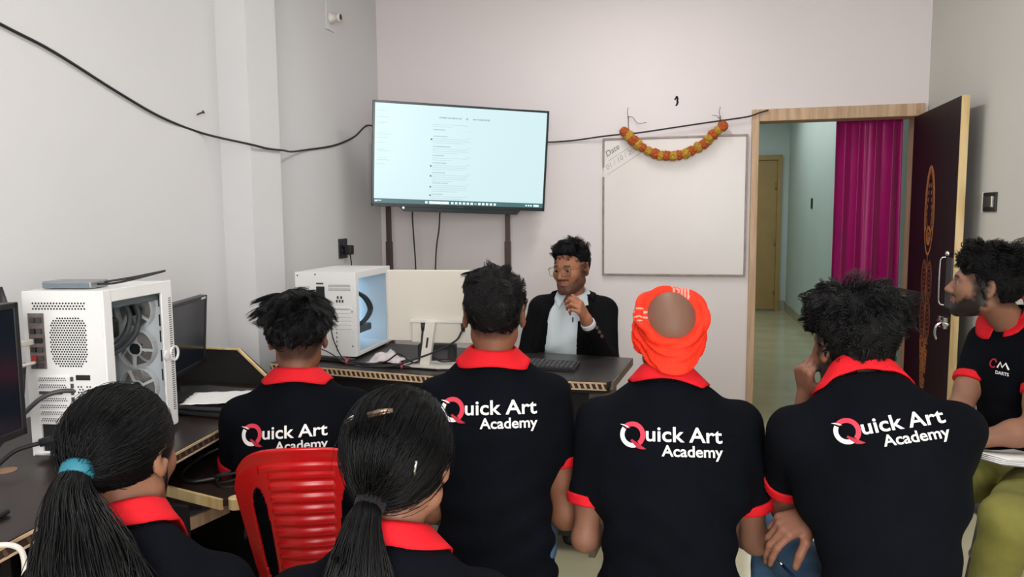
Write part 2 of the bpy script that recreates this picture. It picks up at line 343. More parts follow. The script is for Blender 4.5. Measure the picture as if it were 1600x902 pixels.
# ---- cables strung along the walls
def cable(name, pts, r, label, m='rubber', k=8, cat='cable', group=None):
    o = MB().tube(cr(pts, k), r, 6).build(name, M[m], None, smooth=True); return tag(o, label, cat, group)
cable('wall_cable', [(-2.10, .9, 2.30), (-2.10, 1.60, 2.10), (-2.10, 1.982, 2.016), (-2.10, 2.174, 1.974), (-2.10, 2.46, 1.885), (-2.10, 2.704, 1.82), (-2.10, 2.98, 1.783), (-1.945, 3.10, 1.742), (-1.942, 3.24, 1.735), (-1.945, 3.385, 1.739), (-2.02, 3.6, 1.752), (-2.095, 3.88, 1.786), (-2.10, 4.268, 1.848), (-2.10, 4.56, 1.93), (-2.10, 4.78, 2.03), (-2.03, 4.84, 2.0), (-1.9, 4.9, 1.97)], .0055, 'black cable sagging along the left wall to the television')
cable('wall_cable', [(-1.0, 4.96, 1.90), (-.865, 4.985, 1.898), (-.7, 4.985, 1.905), (-.52, 4.965, 1.922), (-.40, 4.955, 1.930), (-.268, 4.955, 1.938), (-.06, 4.955, 1.962), (.138, 4.955, 1.985), (.30, 4.96, 2.003), (.41, 4.955, 2.016), (.47, 4.955, 2.035), (.529, 4.955, 2.051)], .005, 'black cable running from the television over the whiteboard to the door frame')
# ---- whiteboard
wb = empty('whiteboard', (-.05, 4.985, .997), label='square whiteboard with thin grey frame and slanted date in its corner', cat='whiteboard')
ww, wh = .925, .913
board = mat('whiteboard_enamel', (.66, .62, .595), .35, var=.02, vscale=4)
MB().box(-ww/2+.006, ww/2-.006, -.004, .012, .006, wh-.006).build('writing_surface', board, wb)
fm = mat('dull_aluminium', (.25, .20, .18), .5, metal=.3, var=.2, vscale=20)
MB().box(-ww/2, ww/2, -.012, .014, 0, .013, bev=.002).build('frame_rail', fm, wb)
MB().box(-ww/2, ww/2, -.012, .014, wh-.013, wh, bev=.002).build('frame_rail', fm, wb)
MB().box(-ww/2, -ww/2+.012, -.012, .014, .013, .66, bev=.002).build('frame_rail', fm, wb)
MB().box(-ww/2, -ww/2+.012, -.012, .014, .725, wh-.013, bev=.002).build('frame_rail', fm, wb)
MB().box(ww/2-.012, ww/2, -.012, .014, .013, wh-.013, bev=.002).build('frame_rail', fm, wb)
def text_mesh(body, size, extrude=0, offset=0, shear=0, align='LEFT', space=1.0):
    cu_ = bpy.data.curves.new('t', 'FONT'); cu_.body = body; cu_.size = size; cu_.extrude = extrude; cu_.offset = offset; cu_.shear = shear; cu_.align_x = align; cu_.space_character = space; cu_.resolution_u = 4
    ob = bpy.data.objects.new('t', cu_); COL.objects.link(ob)
    dg = bpy.context.evaluated_depsgraph_get(); dg.update(); me = bpy.data.meshes.new_from_object(ob.evaluated_get(dg))
    bpy.data.objects.remove(ob); bpy.data.curves.remove(cu_); return me
def flat_text(body, size, mtx, m, parent, name, **kw):
    me = text_mesh(body, size, **kw); me.transform(mtx); me.materials.clear(); return link(name, me, m, parent)
tm = Matrix.Translation((-.435, -.0048, .735)) @ Matrix.Rotation(R(-33), 4, 'Y') @ Matrix.Rotation(R(90), 4, 'X')
flat_text('Date', .052, Matrix.Translation((-.435, -.0048, .79)) @ Matrix.Rotation(R(-33), 4, 'Y') @ Matrix.Rotation(R(90), 4, 'X'), M['ink'], wb, 'handwriting', shear=.25)
faint = mat('faded_marker_ink', (.36, .34, .34), .7)
flat_text('01 / 10 / 2024', .046, Matrix.Translation((-.432, -.0048, .705)) @ Matrix.Rotation(R(-33), 4, 'Y') @ Matrix.Rotation(R(90), 4, 'X'), faint, wb, 'handwriting', shear=.2)
g = MB()
for (x0, z0, x1, z1) in ((-.425, .765, -.275, .858), (-.43, .675, -.215, .81)):
    t_ = Vector((x1-x0, z1-z0)).normalized(); q = Vector((-t_.y, t_.x))*.0015
    g.add([(x0+q.x, -.0047, z0+q.y), (x0-q.x, -.0047, z0-q.y), (x1-q.x, -.0047, z1-q.y), (x1+q.x, -.0047, z1+q.y)], [(0, 1, 2, 3)])
g.build('underline', faint, wb, fix=False)
# ---- marigold garland over the whiteboard
ga = empty('marigold_garland', (-.05, 4.95, 1.93), label='orange and yellow marigold garland swagged over the whiteboard', cat='garland')
def petal_ball(seed, r):
    bm = bmesh.new(); bmesh.ops.create_icosphere(bm, subdivisions=3, radius=r)
    for v in bm.verts:
        n_ = v.co.normalized(); k = mnoise.noise(n_*4.5+Vector((seed, 0, 0)))+.6*mnoise.noise(n_*11+Vector((0, seed, 0)))
        v.co = n_*r*(1+.26*k)
    me = bpy.data.meshes.new('flower'); bm.to_mesh(me); bm.free(); return me
fo = mat('marigold_orange', (.40, .075, .010), .8, var=.35, vscale=90); fy = mat('marigold_yellow', (.42, .235, .022), .8, var=.3, vscale=90)
fms = [petal_ball(k*3.1, .0315) for k in range(4)]
for k, me in enumerate(fms): me.materials.append(fo if k % 2 == 0 else fy)
NF = 19
pts = cr([(-.315, .012), (-.29, -.015), (-.235, -.055), (-.17, -.10), (-.08, -.138), (.0, -.148), (.08, -.135), (.16, -.095), (.22, -.05), (.262, -.005), (.30, .022)], 12) if False else cr([(-.315, 0, .012), (-.285, 0, -.015), (-.235, 0, -.062), (-.17, 0, -.108), (-.08, 0, -.142), (.0, 0, -.15), (.08, 0, -.135), (.16, 0, -.095), (.22, 0, -.05), (.262, 0, -.005), (.305, 0, .03)], 12)
cum = [0]
for a, b in zip(pts, pts[1:]): cum.append(cum[-1]+(b-a).length)
for k in range(NF):
    s_ = cum[-1]*k/(NF-1); i = max(j for j in range(len(cum)) if cum[j] <= s_+1e-9); i = min(i, len(pts)-2)
    p = pts[i].lerp(pts[i+1], (s_-cum[i])/max(1e-6, cum[i+1]-cum[i]))
    o = link('flower', fms[(k % 2)+2*(k//2 % 2)], None, ga)
    o.location = p+Vector((random.uniform(-.003, .003), -.018+random.uniform(-.006, .006), random.uniform(-.004, .004)))
    o.rotation_euler = (random.random()*6, random.random()*6, random.random()*6); s2 = random.uniform(.88, 1.1)*(1.15 if k in (0, NF-1) else 1); o.scale = (s2, s2, s2)
MB().tube(pts, .002, 5).build('thread', M['rubber'], ga)
for x, top in ((-.295, 2.045), (.288, 2.025)):
    MB().tube(cr([(x, .0, .0), (x+.002, .01, .05), (x, .03, top-1.93)], 5), .0025, 5).build('tie_string', M['brown_metal'], ga)
    MB().tube([(x, .05, top-1.93), (x, .02, top-1.93)], .004, 6).build('tie_nail', M['brown_metal'], ga)
    sg = 1 if x < 0 else -1
    MB().tube(cr([(x, .025, top-1.93), (x+sg*.03, .02, top-1.935), (x+sg*.065, .02, top-1.975), (x+sg*.12, .02, top-1.97)] if x < 0 else [(x, .025, top-1.95), (x-.02, .02, top-1.925), (x-.05, .02, top-1.92)], 6), .0016, 5).build('loose_string', M['brown_metal'], ga)
    MB().tube(cr([(x, .025, top-1.93), (x-.006, .02, top-1.90), (x, .02, top-1.87)], 6), .0016, 5).build('loose_string', M['brown_metal'], ga)
# ---- television on a brown two-post stand, turned into the room
TVM = Matrix.Translation((-1.358, 4.537, 1.773)) @ Matrix.Rotation(R(26.4), 4, 'Z') @ Matrix.Rotation(R(4.4), 4, 'X') @ Matrix.Rotation(R(2.1), 4, 'Y')
tv = empty('television', label='wide flat television showing a pale document page and a taskbar', cat='television'); tv.matrix_world = TVM
tw, th = 1.12, .645
MB().box(-tw/2, tw/2, .004, .035, -th/2, th/2, bev=.004).box(-.4, .4, .03, .075, -.28, .15, bev=.01).build('casing', M['black'], tv)
bz = mat('blue_black_bezel', (.012, .02, .024), .25)
b = MB()
b.box(-tw/2, tw/2, -.006, .006, th/2-.014, th/2, bev=.002).box(-tw/2, -tw/2+.014, -.006, .006, -th/2, th/2, bev=.002).box(tw/2-.014, tw/2, -.006, .006, -th/2, th/2, bev=.002).box(-tw/2, tw/2, -.006, .006, -th/2, -th/2+.022, bev=.002)
b.build('bezel', bz, tv)
sc_m = mat('screen_glow', (.02, .02, .02), .3, emit=((.68, .90, .94), .88))
MB().box(-tw/2+.012, tw/2-.012, -.002, .004, -th/2+.05, th/2-.012).build('screen', sc_m, tv)
tb_m = mat('taskbar_glow', (.02, .02, .02), .3, emit=((.03, .10, .105), 1.4))
tb = MB().box(-tw/2+.012, tw/2-.012, -.0024, .004, -th/2+.018, -th/2+.05).build('taskbar', tb_m, tv)
ic_m = mat('icon_glow', (.02, .02, .02), .3, emit=((.75, .92, .95), 1.3)); tx_m = mat('screen_text_glow', (.02, .02, .02), .4, emit=((.34, .50, .54), .9)); td_m = mat('screen_dark_text_glow', (.02, .02, .02), .4, emit=((.06, .16, .19), .8)); tf_m = mat('screen_faint_text_glow', (.02, .02, .02), .4, emit=((.50, .70, .76), .9))
g = MB(); zt = -th/2+.034
def bar(g_, x0, x1, z, h_, mi=0, y=-.0031): g_.box(x0, x1, y, y+.0008, z-h_/2, z+h_/2, mi)
bar(g, -.225, -.21, zt, .013); bar(g, -.20, -.075, zt, .016)
for k in range(12): bar(g, -.06+.0252*k, -.045+.0252*k, zt, .013 if k != 6 else .004)
for x in (.43, .447, .463): bar(g, x, x+.01, zt, .009)
bar(g, .485, .52, zt, .012); bar(g, -.54, -.525, zt+.002, .008); bar(g, -.523, -.50, zt+.004, .004)
tag(g.build('taskbar_icons', ic_m, tb), kind='stuff')
g = MB(); random.seed(3)
x = -.15
while x < .16:                                                           # blurred heading
    w_ = random.uniform(.006, .016); bar(g, x, x+w_, .240, random.uniform(.006, .012), 0); x += w_+random.choice((.002, .003, .003, .03 if abs(x) < .05 else .003))
z = .21
def para(x0, x1, z, n, mi=2):
    for k in range(n): bar(g, x0, x1-(random.uniform(.03, .12) if k == n-1 else random.uniform(0, .02)), z-.0125*k, .0032, mi)
for z, n, hd in ((.212, 2, 0), (.165, 0, 1), (.125, 3, 1), (.062, 3, 1), (.006, 2, 1), (-.04, 3, 1), (-.10, 4, 1), (-.165, 4, 1), (-.235, 2, 1)):
    if hd:
        x = -.185
        while x < -.185+random.uniform(.07, .13): w_ = random.uniform(.004, .012); bar(g, x, x+w_, z, .006, 0); x += w_+.003
        bar(g, .03, .055, z-.004, .0025, 2)
    para(-.19, .05, z-.015, n)
for z in (.105, -.06, -.122, -.19, -.243): g.add([(-.196+.006*math.cos(a), -.0032, z+.006*math.sin(a)) for a in [k*math.pi/4 for k in range(8)]], [tuple(range(8))], 1)
for z in (.262, .225, .19, .13, .12, .10, .07, .03, .02, -.02, -.035, -.06):
    bar(g, -.53, -.53+random.uniform(.03, .09), z, .003, 2)
tag(link('page_text', g.mesh('page_text'), [tx_m, td_m, tf_m], tv), kind='stuff')
MB().prism([(-.395, -th/2+.004), (.40, -th/2+.004), (.375, -th/2-.028), (-.36, -th/2-.028)], -.004, .02, 'y').build('speaker_bar', bz, tv)
MB().lathe([(.007, 0), (.007, .002)], 10, M=Matrix.Translation((-.362, -.0045, -th/2-.004)) @ Matrix.Rotation(R(90), 4, 'X')).build('power_light', ic_m, tv)
MB().box(-.018, .018, -.0072, -.005, -th/2+.006, -th/2+.010).build('brand_mark', M['dgrey'], tv)
ts = empty('television_stand', (-1.55, 4.8, 0), label='brown metal two-post stand holding the television', cat='stand')
for x in (-1.955, -1.116):
    lx = x+1.55; ly = -.04
    pw = MB().box(lx-.015, lx+.015, ly-.015, ly+.015, 1.22, 2.0 if x < -1.5 else 1.98, bev=.002).build('post', M['brown_metal'], ts)
    MB().box(lx-.019, lx+.019, ly-.019, ly+.019, .02, 1.235, bev=.002).build('sleeve', M['brown_metal'], pw)
    for z in (1.2, 1.08): MB().lathe([(.006, 0), (.006, .004)], 8, M=Matrix.Translation((lx, ly-.019, z)) @ Matrix.Rotation(R(90), 4, 'X')).build('bolt', M['dgrey'], pw)
    MB().box(lx-.03, lx+.03, ly-.25, ly+.15, 0, .03, bev=.004).build('foot', M['brown_metal'], ts)
MB().box(-.42, .45, -.055, -.025, 1.75, 1.80, bev=.003).box(-.42, .45, -.055, -.025, 1.93, 1.97, bev=.003).build('crossbar', M['brown_metal'], ts)
MB().box(.10, .30, -.16, -.05, 1.72, 1.95, bev=.01).build('swivel_mount', M['brown_metal'], ts)
cable('television_cable', [(-1.70, 4.62, 1.6), (-1.72, 4.60, 1.44), (-1.71, 4.58, 1.3), (-1.70, 4.58, 1.1), (-1.69, 4.56, .8)], .0055, 'black cable dropping below the left half of the television')
cable('television_cable', [(-1.535, 4.66, 1.6), (-1.545, 4.64, 1.42), (-1.55, 4.63, 1.32), (-1.57, 4.62, 1.16), (-1.58, 4.6, .8)], .0055, 'black cable dropping below the middle of the television')
# ================================================================ teacher's desk and what stands on it
def poly_edge_blocks(parent, pts, z0, z1, step, ma, mb_, dark):
    """carved edge: two thin rails with slanted blocks between, along a polyline on the desk front"""
    for (a, b) in zip(pts, pts[1:]):
        a = Vector(a); b = Vector(b); L = (b-a).length; t = (b-a)/L; nrm = Vector((t.y, -t.x)); ang = math.atan2(t.y, t.x)
        Mx = Matrix.Translation((a.x, a.y, 0)) @ Matrix.Rotation(ang, 4, 'Z')
        MB().box(0, L, -.0035, .001, z1-.006, z1, M=Mx).build('edge_rail', ma, parent)
        MB().box(0, L, -.0035, .001, z0, z0+.005, M=Mx).build('edge_rail', ma, parent)
        MB().box(0, L, -.0012, .001, z0+.004, z1-.004, M=Mx).build('edge_core', dark, parent)
        n = max(1, int(L/step)); me = MB().prism([(-.004, z0+.004), (.005, z0+.004), (-.004+.0, z1-.005), (-.013, z1-.005)], -.003, 0, 'y').mesh('edge_block'); me.materials.append(mb_)
        for k in range(n):
            p = a+t*(k+.6)*L/n; o = link('edge_block', me, None, parent); o.location = (p.x, p.y, 0); o.rotation_euler = (0, 0, ang)
dk = empty('teacher_desk', (0, 0, 0), label='dark laminate desk with a carved cream front edge where the teacher sits', cat='desk')
top = [(-1.80, 2.955), (-1.53, 2.915), (-.98, 2.835), (-.275, 2.845), (-.255, 2.865), (-.205, 3.36), (-1.80, 3.58)]
MB().prism(top, .728, .75).build('desk_top', M['desk'], dk)
MB().prism([(x+(.012 if x < -1 else -.012 if x > -.3 else 0), y+(.012 if y < 3 else -.01)) for x, y in top], .70, .728).build('desk_substrate', M['desk_blk'], dk)
poly_edge_blocks(dk, [(-1.80, 2.953), (-1.53, 2.913), (-.98, 2.833), (-.275, 2.843)], .716, .7475, .0235, M['cream'], M['cream'], mat('dark_edge_core', (.05, .022, .012), .7))
side_m = mat('worn_brown_side', (.16, .12, .095), .7, var=.2, vscale=14)
MB().prism([(-.262, 2.862), (-.250, 2.862), (-.204, 3.36), (-.216, 3.36)], .716, .7475).build('side_edge', side_m, dk)
MB().prism([(-.35, 2.90), (-.325, 2.90), (-.275, 3.32), (-.30, 3.32)], 0, .70).build('side_panel', side_m, dk)
MB().box(-1.78, -1.755, 2.99, 3.5, 0, .70).build('side_panel', M['desk_blk'], dk)
MB().prism([(-1.755, 2.985), (-.98, 2.90), (-.35, 2.91), (-.35, 2.93), (-.98, 2.92), (-1.755, 3.005)], .08, .70).build('front_panel', M['desk_blk'], dk)
# ---- desktop computers
def fan(parent, Mx, r, frame_m, blade_m):
    f = MB()
    f.lathe([(r, -.012), (r*1.04, -.012), (r*1.04, .012), (r, .012)], 28, M=Mx); f.f = f.f[:-2]; f.mi = f.mi[:-2]
    fr_ = f.build('fan_frame', frame_m, parent)
    s = MB()
    for k in range(4):
        a = R(35+90*k); s.box(r*.25, r*1.02, -.004, .004, .008, .013, M=Mx @ Matrix.Rotation(a, 4, 'Z'))
    s.build('fan_strut', frame_m, fr_)
    MB().lathe([(r*.33, -.008), (r*.33, .010), (r*.27, .015), (.001, .0152)], 20, M=Mx).build('fan_hub', M['black'], fr_)
    h = MB().lathe([(r*.33, .0105), (r*.40, .0105), (r*.40, .014), (r*.33, .014)], 20, M=Mx); h.f = h.f[:-2]; h.mi = h.mi[:-2]; h.build('hub_ring', frame_m, fr_)
    for k in range(7):
        a = R(360/7*k); v = []
        for q in range(7):
            rr = r*(.33+.62*q/6); sw = .5*q/6
            for e_, zz in ((-.42, -.006), (.42, .005)): v.append(Mx @ Vector((rr*math.cos(a+sw+e_), rr*math.sin(a+sw+e_), zz)))
        MB().add(v, [(2*i, 2*i+1, 2*i+3, 2*i+2) for i in range(6)]).build('fan_blade', blade_m, fr_, fix=False)
def hole_grid(x0, x1, z0, z1, step, r, keep=None, stag=True, n=6):
    g_ = MB(); j = 0; z = z0
    while z <= z1+1e-6:
        x = x0+(step/2 if stag and j % 2 else 0)
        while x <= x1+1e-6:
            if keep is None or keep(x, z): g_.add([(x+r*math.cos(k*2*math.pi/n+.5), -.0006, z+r*math.sin(k*2*math.pi/n+.5)) for k in range(n)], [tuple(range(n))])
            x += step
        z += step*.87; j += 1
    return g_
blade_m = mat('smoky_blade', (.26, .23, .21), .35); wire_m = mat('dark_tubing', (.05, .055, .06), .5)
dark_hole = mat('dark_vent', (.015, .014, .014), .8); glass_dark = mat('tinted_glass', (.80, .83, .85), .03, trans=1, ior=1.01)
def pc_shell(e, w_, d_, h_, t=.012, m=None, gm=None):
    m = m or M['white']
    MB().box(0, w_, 0, d_, h_-t, h_, bev=.003).build('top_panel', m, e)
    MB().box(0, w_, 0, d_, .012, .012+t, bev=.003).build('bottom_panel', m, e)
    MB().box(0, t*.6, 0, d_, .012, h_, bev=.002).build('left_panel', m, e)
    MB().box(0, w_, d_-.02, d_+.012, .012, h_, bev=.004).build('front_panel', m, e)
    f = MB().box(w_-.004, w_+.004, 0, .036, .012, h_, bev=.002).box(w_-.004, w_+.004, d_-.055, d_, .012, h_, bev=.002).box(w_-.004, w_+.004, .03, d_-.05, h_-.034, h_, bev=.002).box(w_-.004, w_+.004, .03, d_-.05, .012, .03, bev=.002)
    f.build('side_frame', m, e)
    MB().box(w_-.0015, w_+.0015, .034, d_-.053, .028, h_-.032).build('glass_panel', gm or M['glass'], e)
    MB().box(.05, .052, .04, d_-.03, .03, h_-.02).build('board_tray', m, e)
    for x in (.03, w_-.03):
        for y in (.04, d_-.04): MB().lathe([(.012, -.001), (.014, .012)], 10, M=Matrix.Translation((x, y, 0))).build('foot', M['rubber'], e)
pc = empty('desktop_computer', (-1.49, 1.635, .752), R(8), 'large white desktop computer with three fans behind a glass side on the left desk', 'computer')
pw, pdp, ph = .222, .33, .462
pc.location = (-1.487-pw*math.cos(R(8)), 1.640-pw*math.sin(R(8)), .752)
pc_shell(pc, pw, pdp, ph)
# back panel with its cut-outs
bp = MB().box(0, .012, -.002, .004, .012, ph).box(.012, pw, -.002, .004, .10, ph).box(.012, .03, -.002, .004, .012, .10).box(.17, pw, -.002, .004, .012, .10).box(.03, .17, -.002, .004, .012, .02)
bp.build('back_panel', M['white'], pc)
ringk = lambda x, z: abs((x-.125)/.053)**3.5+abs((z-.325)/.068)**3.5 < 1.0
ho = hole_grid(.074, .176, .26, .395, .0074, .0027, ringk)
ho.v = [(x, y-.0022, z) for x, y, z in ho.v]; tag(ho.build('vent_hole', dark_hole, pc, fix=False), kind='stuff')
ho = hole_grid(.03, .175, .414, .436, .0085, .0028); ho.v = [(x, y-.0022, z) for x, y, z in ho.v]; tag(ho.build('vent_hole', dark_hole, pc, fix=False), kind='stuff')
for k in range(7):                                                     # expansion slot covers
    z = .225-.0185*k
    sl = MB().box(.028, .122, -.006, -.001, z-.0075, z+.0075, bev=.001).build('slot_cover', M['white'], pc)
    hg = hole_grid(.036, .112, z-.003, z+.003, .0062, .002); hg.v = [(x, y-.0062, zz) for x, y, zz in hg.v]
    if k != 2: tag(hg.build('vent_hole', dark_hole, sl, fix=False), kind='stuff')
    else: MB().box(.035, .10, -.009, -.005, z-.004, z+.004).build('display_port', M['dgrey'], sl)
    MB().box(.124, .130, -.006, -.001, z-.006, z+.006).build('slot_screw', M['dgrey'], sl)
hg = hole_grid(.143, .157, .115, .205, .0085, .0026); hg.v = [(x, y-.0022, z) for x, y, z in hg.v]; tag(hg.build('vent_hole', dark_hole, pc, fix=False), kind='stuff')
hg = hole_grid(.168, .182, .115, .205, .0085, .0026); hg.v = [(x, y-.0022, z) for x, y, z in hg.v]; tag(hg.build('vent_hole', dark_hole, pc, fix=False), kind='stuff')
MB().box(.138, .178, -.004, -.001, .222, .236, bev=.001).build('latch_slot', M['black'], pc)
io_m = mat('brushed_io_shield', (.20, .16, .15), .45, metal=.4, var=.2, vscale=40)
io = MB().box(.014, .058, -.004, -.0005, .252, .402).build('port_shield', io_m, pc)
for z, cols in ((.385, (M['dgrey'], M['dgrey'])), (.355, (M['black'], M['dgrey'])), (.33, (M['dgrey'], M['black'])), (.305, (M['black'], M['dgrey'])), (.282, (mat('red_port', (.35, .02, .015), .5), M['dgrey'])), (.262, (M['dgrey'], M['dgrey']))):
    for k, x in enumerate((.020, .038)): MB().box(x, x+.014, -.009, -.003, z-.008, z+.006, bev=.001).build('port', cols[k], io)
MB().box(.018, .03, -.045, -.003, .318, .334, bev=.003).build('connector', M['offwhite'], io)
MB().tube(cr([(.03, -.01, .27), (.02, -.04, .268), (0, -.05, .262), (-.02, -.05, .25)], 5), .005, 8).build('connector_lead', M['offwhite'], io, smooth=True)
MB().box(.03, .17, .003, .012, .018, .10).build('power_supply', M['black'], pc)
MB().tube([(-.012, -.02, .36), (-.022, -.03, .40), (-.035, -.035, .475)], [.010, .011, .008], 10).build('antenna', M['black'], pc, smooth=True)
MB().box(.012, .175, -.012, 0, .012, .020, bev=.002).build('rail', M['chrome'], pc)
# inside: three fans beside the board, radiator bar, tubing and cards
for k, z in enumerate((.375, .255, .135)):
    fan(pc, Matrix.Translation((.128, pdp-.036, z)) @ Matrix.Rotation(R(90), 4, 'X') @ Matrix.Rotation(R(20+30*k), 4, 'Z'), .057, M['white'], blade_m)
MB().box(.06, pw-.02, .04, .30, .405, .44, bev=.004).build('radiator', mat('blue_grey_radiator', (.16, .19, .20), .4), pc)
for k, y in enumerate((.19, .235)):
    MB().tube(cr([(.16, y, .41), (.17, y+.01, .36), (.165, y-.02, .31-.01*k), (.15, .13, .285-.02*k), (.12, .06, .285-.025*k), (.09, .04, .29)], 8), .008, 10).build('coolant_tube', wire_m, pc, smooth=True)
g = MB().box(.055, .16, .09, .17, .31, .37, bev=.012); g.build('pump_block', M['black'], pc)
MB().box(.055, .12, .10, .16, .235, .285, bev=.008).build('memory_block', M['dgrey'], pc)
MB().box(.055, .185, .05, .19, .10, .135, bev=.006).build('graphics_card', M['black'], pc)
for k in range(4): MB().tube(cr([(.16, .05+.01*k, .12), (.175, .10, .11+.01*k), (.165, .15+.01*k, .12), (.12, .17, .09)], 6), .004, 6).build('power_lead', M['rubber'], pc, smooth=True)
for z in (.40, .34, .29, .23, .17): MB().box(.194, .198, pdp-.0225, pdp-.0205, z-.018, z+.018).build('slot_mark', M['dgrey'], pc)
sv = MB()
for k in range(52): sv.box(pw+.0035, pw+.0046, pdp-.020, pdp-.006, .06+.0068*k, .0625+.0068*k)
tag(sv.build('side_vent', dark_hole, pc), kind='stuff')
hb = MB().lathe([(.020, 0), (.024, .002), (.024, .006), (.019, .006)], 24, M=Matrix.Translation((pw+.003, pdp-.004, .235)) @ Matrix.Rotation(R(90), 4, 'Y')); hb.f = hb.f[:-2]; hb.mi = hb.mi[:-2]
hb.build('finger_ring', M['white'], pc); MB().lathe([(.014, 0), (.014, .005), (.010, .006)], 20, M=Matrix.Translation((pw+.003, pdp-.046, .235)) @ Matrix.Rotation(R(90), 4, 'Y')).build('panel_knob', M['white'], pc)
# second computer, on the teacher's desk
p2 = empty('desktop_computer', (-1.735, 3.085, .752), R(1.5), 'white desktop computer glowing pale blue inside on the teacher desk', 'computer')
w2, d2_, h2 = .292, .44, .402
pc_shell(p2, w2, d2_, h2)
MB().box(0, w2, -.002, .004, .012, h2).build('back_panel', M['white'], p2)
MB().box(.105, .145, -.006, -.001, .26, .335, bev=.001).build('port_block', M['black'], p2)
MB().box(.105, .14, -.004, -.001, .345, .352).build('port_strip', M['dgrey'], p2)
for x0, x1, z in ((.02, .07, .325), (.02, .07, .30), (.165, .27, .335), (.165, .27, .318)):
    hg = hole_grid(x0, x1, z, z+.010, .0075, .0026); hg.v = [(x, y-.0022, zz) for x, y, zz in hg.v]; tag(hg.build('vent_hole', dark_hole if x0 < .1 else M['dgrey'], p2, fix=False), kind='stuff')
for k, (x, z) in enumerate(((.205, .285), (.222, .285), (.20, .268), (.214, .268), (.228, .268))): MB().box(x, x+.008, -.004, -.001, z-.006, z+.006).build('port', M['dgrey'], p2)
for k in range(6):
    z = .235-.018*k; sl = MB().box(.165, .275, -.005, -.001, z-.0065, z+.0065, bev=.001).build('slot_cover', M['white'], p2)
    hg = hole_grid(.172, .262, z-.003, z+.003, .0085, .0024); hg.v = [(x, y-.0052, zz) for x, y, zz in hg.v]
    if k == 0: tag(hg.build('vent_hole', dark_hole, sl, fix=False), kind='stuff')
for k in range(6): MB().box(.196, .200, -.003, -.001, .035+.02*k, .045+.02*k).build('screw_slot', M['dgrey'], p2)
for x, z in ((.012, .385), (.10, .39), (.275, .22), (.275, .06)): MB().lathe([(.004, 0), (.003, .002)], 8, M=Matrix.Translation((x, -.002, z)) @ Matrix.Rotation(R(90), 4, 'X')).build('screw', M['dgrey'], p2)
led = mat('blue_led_strip', (.2, .3, .4), .4, emit=((.42, .72, 1.0), 9))
MB().box(.07, w2-.03, .06, .40, h2-.040, h2-.028, bev=.002).build('radiator', mat('teal_radiator', (.08, .14, .17), .4), p2)
MB().box(.056, .062, .36, .39, .04, h2-.05).build('led_strip', led, p2)
MB().box(.06, .28, .05, .06, .03, .034).build('led_strip', led, p2)
for k in range(2): MB().tube(cr([(.24, .13, .30), (.262, .18+.025*k, .26), (.265, .225+.03*k, .20), (.25, .18+.025*k, .150), (.22, .12, .13)], 8), .0085, 8).build('coolant_tube', wire_m, p2, smooth=True)
MB().box(.08, .262, .08, .26, .10, .135, bev=.006).build('graphics_card', mat('slate_card', (.07, .10, .12), .5), p2)
MB().box(.06, .16, .06, .20, .20, .32, bev=.006).build('pump_block', M['offwhite'], p2)
# ---- white monitor seen from behind
mo = empty('monitor', (-.985, 3.04, .752), R(2), 'cream monitor seen from behind on a slanted white stand on the teacher desk', 'monitor')
cm = mat('cream_monitor_shell', (.64, .60, .53), .5)
MB().box(-.275, .275, -.005, .022, .105, .418, bev=.004).build('screen_shell', cm, mo)
MB().box(-.16, .13, -.022, 0, .10, .205, bev=.006).build('rear_bulge', cm, mo)
MB().box(-.165, .135, -.026, -.018, .19, .205, bev=.002).build('port_ledge', M['offwhite'], mo)
MB().box(-.27, .27, .022, .0235, .112, .41).build('display', M['black'], mo)
nk = MB().prism([(-.115, .005), (-.072, .005), (-.042, .195), (-.085, .195)], -.055, -.028, 'y'); nk.build('neck', M['offwhite'], mo)
MB().prism([(-.086, .085), (-.078, .085), (-.071, .13), (-.079, .13)], -.0565, -.054, 'y').build('cable_slot', M['black'], mo)
MB().prism([(-.185, -.085), (-.02, -.112), (.10, -.09), (.055, .11), (-.17, .11)], .006, .012).build('base', M['offwhite'], mo)
MB().prism([(-.187, -.088), (-.02, -.116), (.103, -.093), (.058, .112), (-.172, .112)], 0, .006).build('base_edge', M['black'], mo)
for x, rest in ((-.105, [(-.107, -.03, .15), (-.108, -.04, .10), (-.10, -.05, .05)]), (.075, [(.07, -.035, .155), (.05, -.05, .12), (-.02, -.07, .08), (-.11, -.085, .045), (-.22, -.11, .012), (-.34, -.13, .010)])):
    MB().tube([(x, -.024, .19), (x, -.026, .155)], [.011, .008], 8).build('plug', M['rubber'], mo, smooth=True)
    MB().tube(cr([(x, -.026, .16)]+rest, 7), .0045, 6).build('lead', M['rubber'], mo, smooth=True)
bx = empty('adapter_box', (-1.055, 3.10, .752), R(8), 'black adapter box standing behind the cream monitor stand', 'adapter')
MB().box(-.085, .085, -.03, .03, 0, .085, bev=.008).build('adapter_body', M['rubber'], bx)
MB().box(-.05, .05, -.031, -.029, .02, .06).build('rating_plate', M['dgrey'], bx)
sp = empty('cylinder_speaker', (-.845, 3.0, .752), R(0), 'grey cylindrical speaker with a black end lying by the cream monitor', 'speaker')
Mx = Matrix.Translation((0, 0, .034)) @ Matrix.Rotation(R(78), 4, 'Y')
MB().lathe([(.028, -.065), (.033, -.06), (.033, .02)], 24, M=Mx).build('barrel', mat('mid_grey_plastic', (.22, .22, .23), .45), sp, smooth=True)
MB().lathe([(.0335, .02), (.0345, .024), (.0345, .04), (.028, .046), (.001, .044)], 24, M=Mx).build('end_cap', M['black'], sp, smooth=True)
MB().lathe([(.0336, .014), (.035, .016), (.035, .02), (.0336, .022)], 24, M=Mx).build('rim', M['offwhite'], sp, smooth=True)
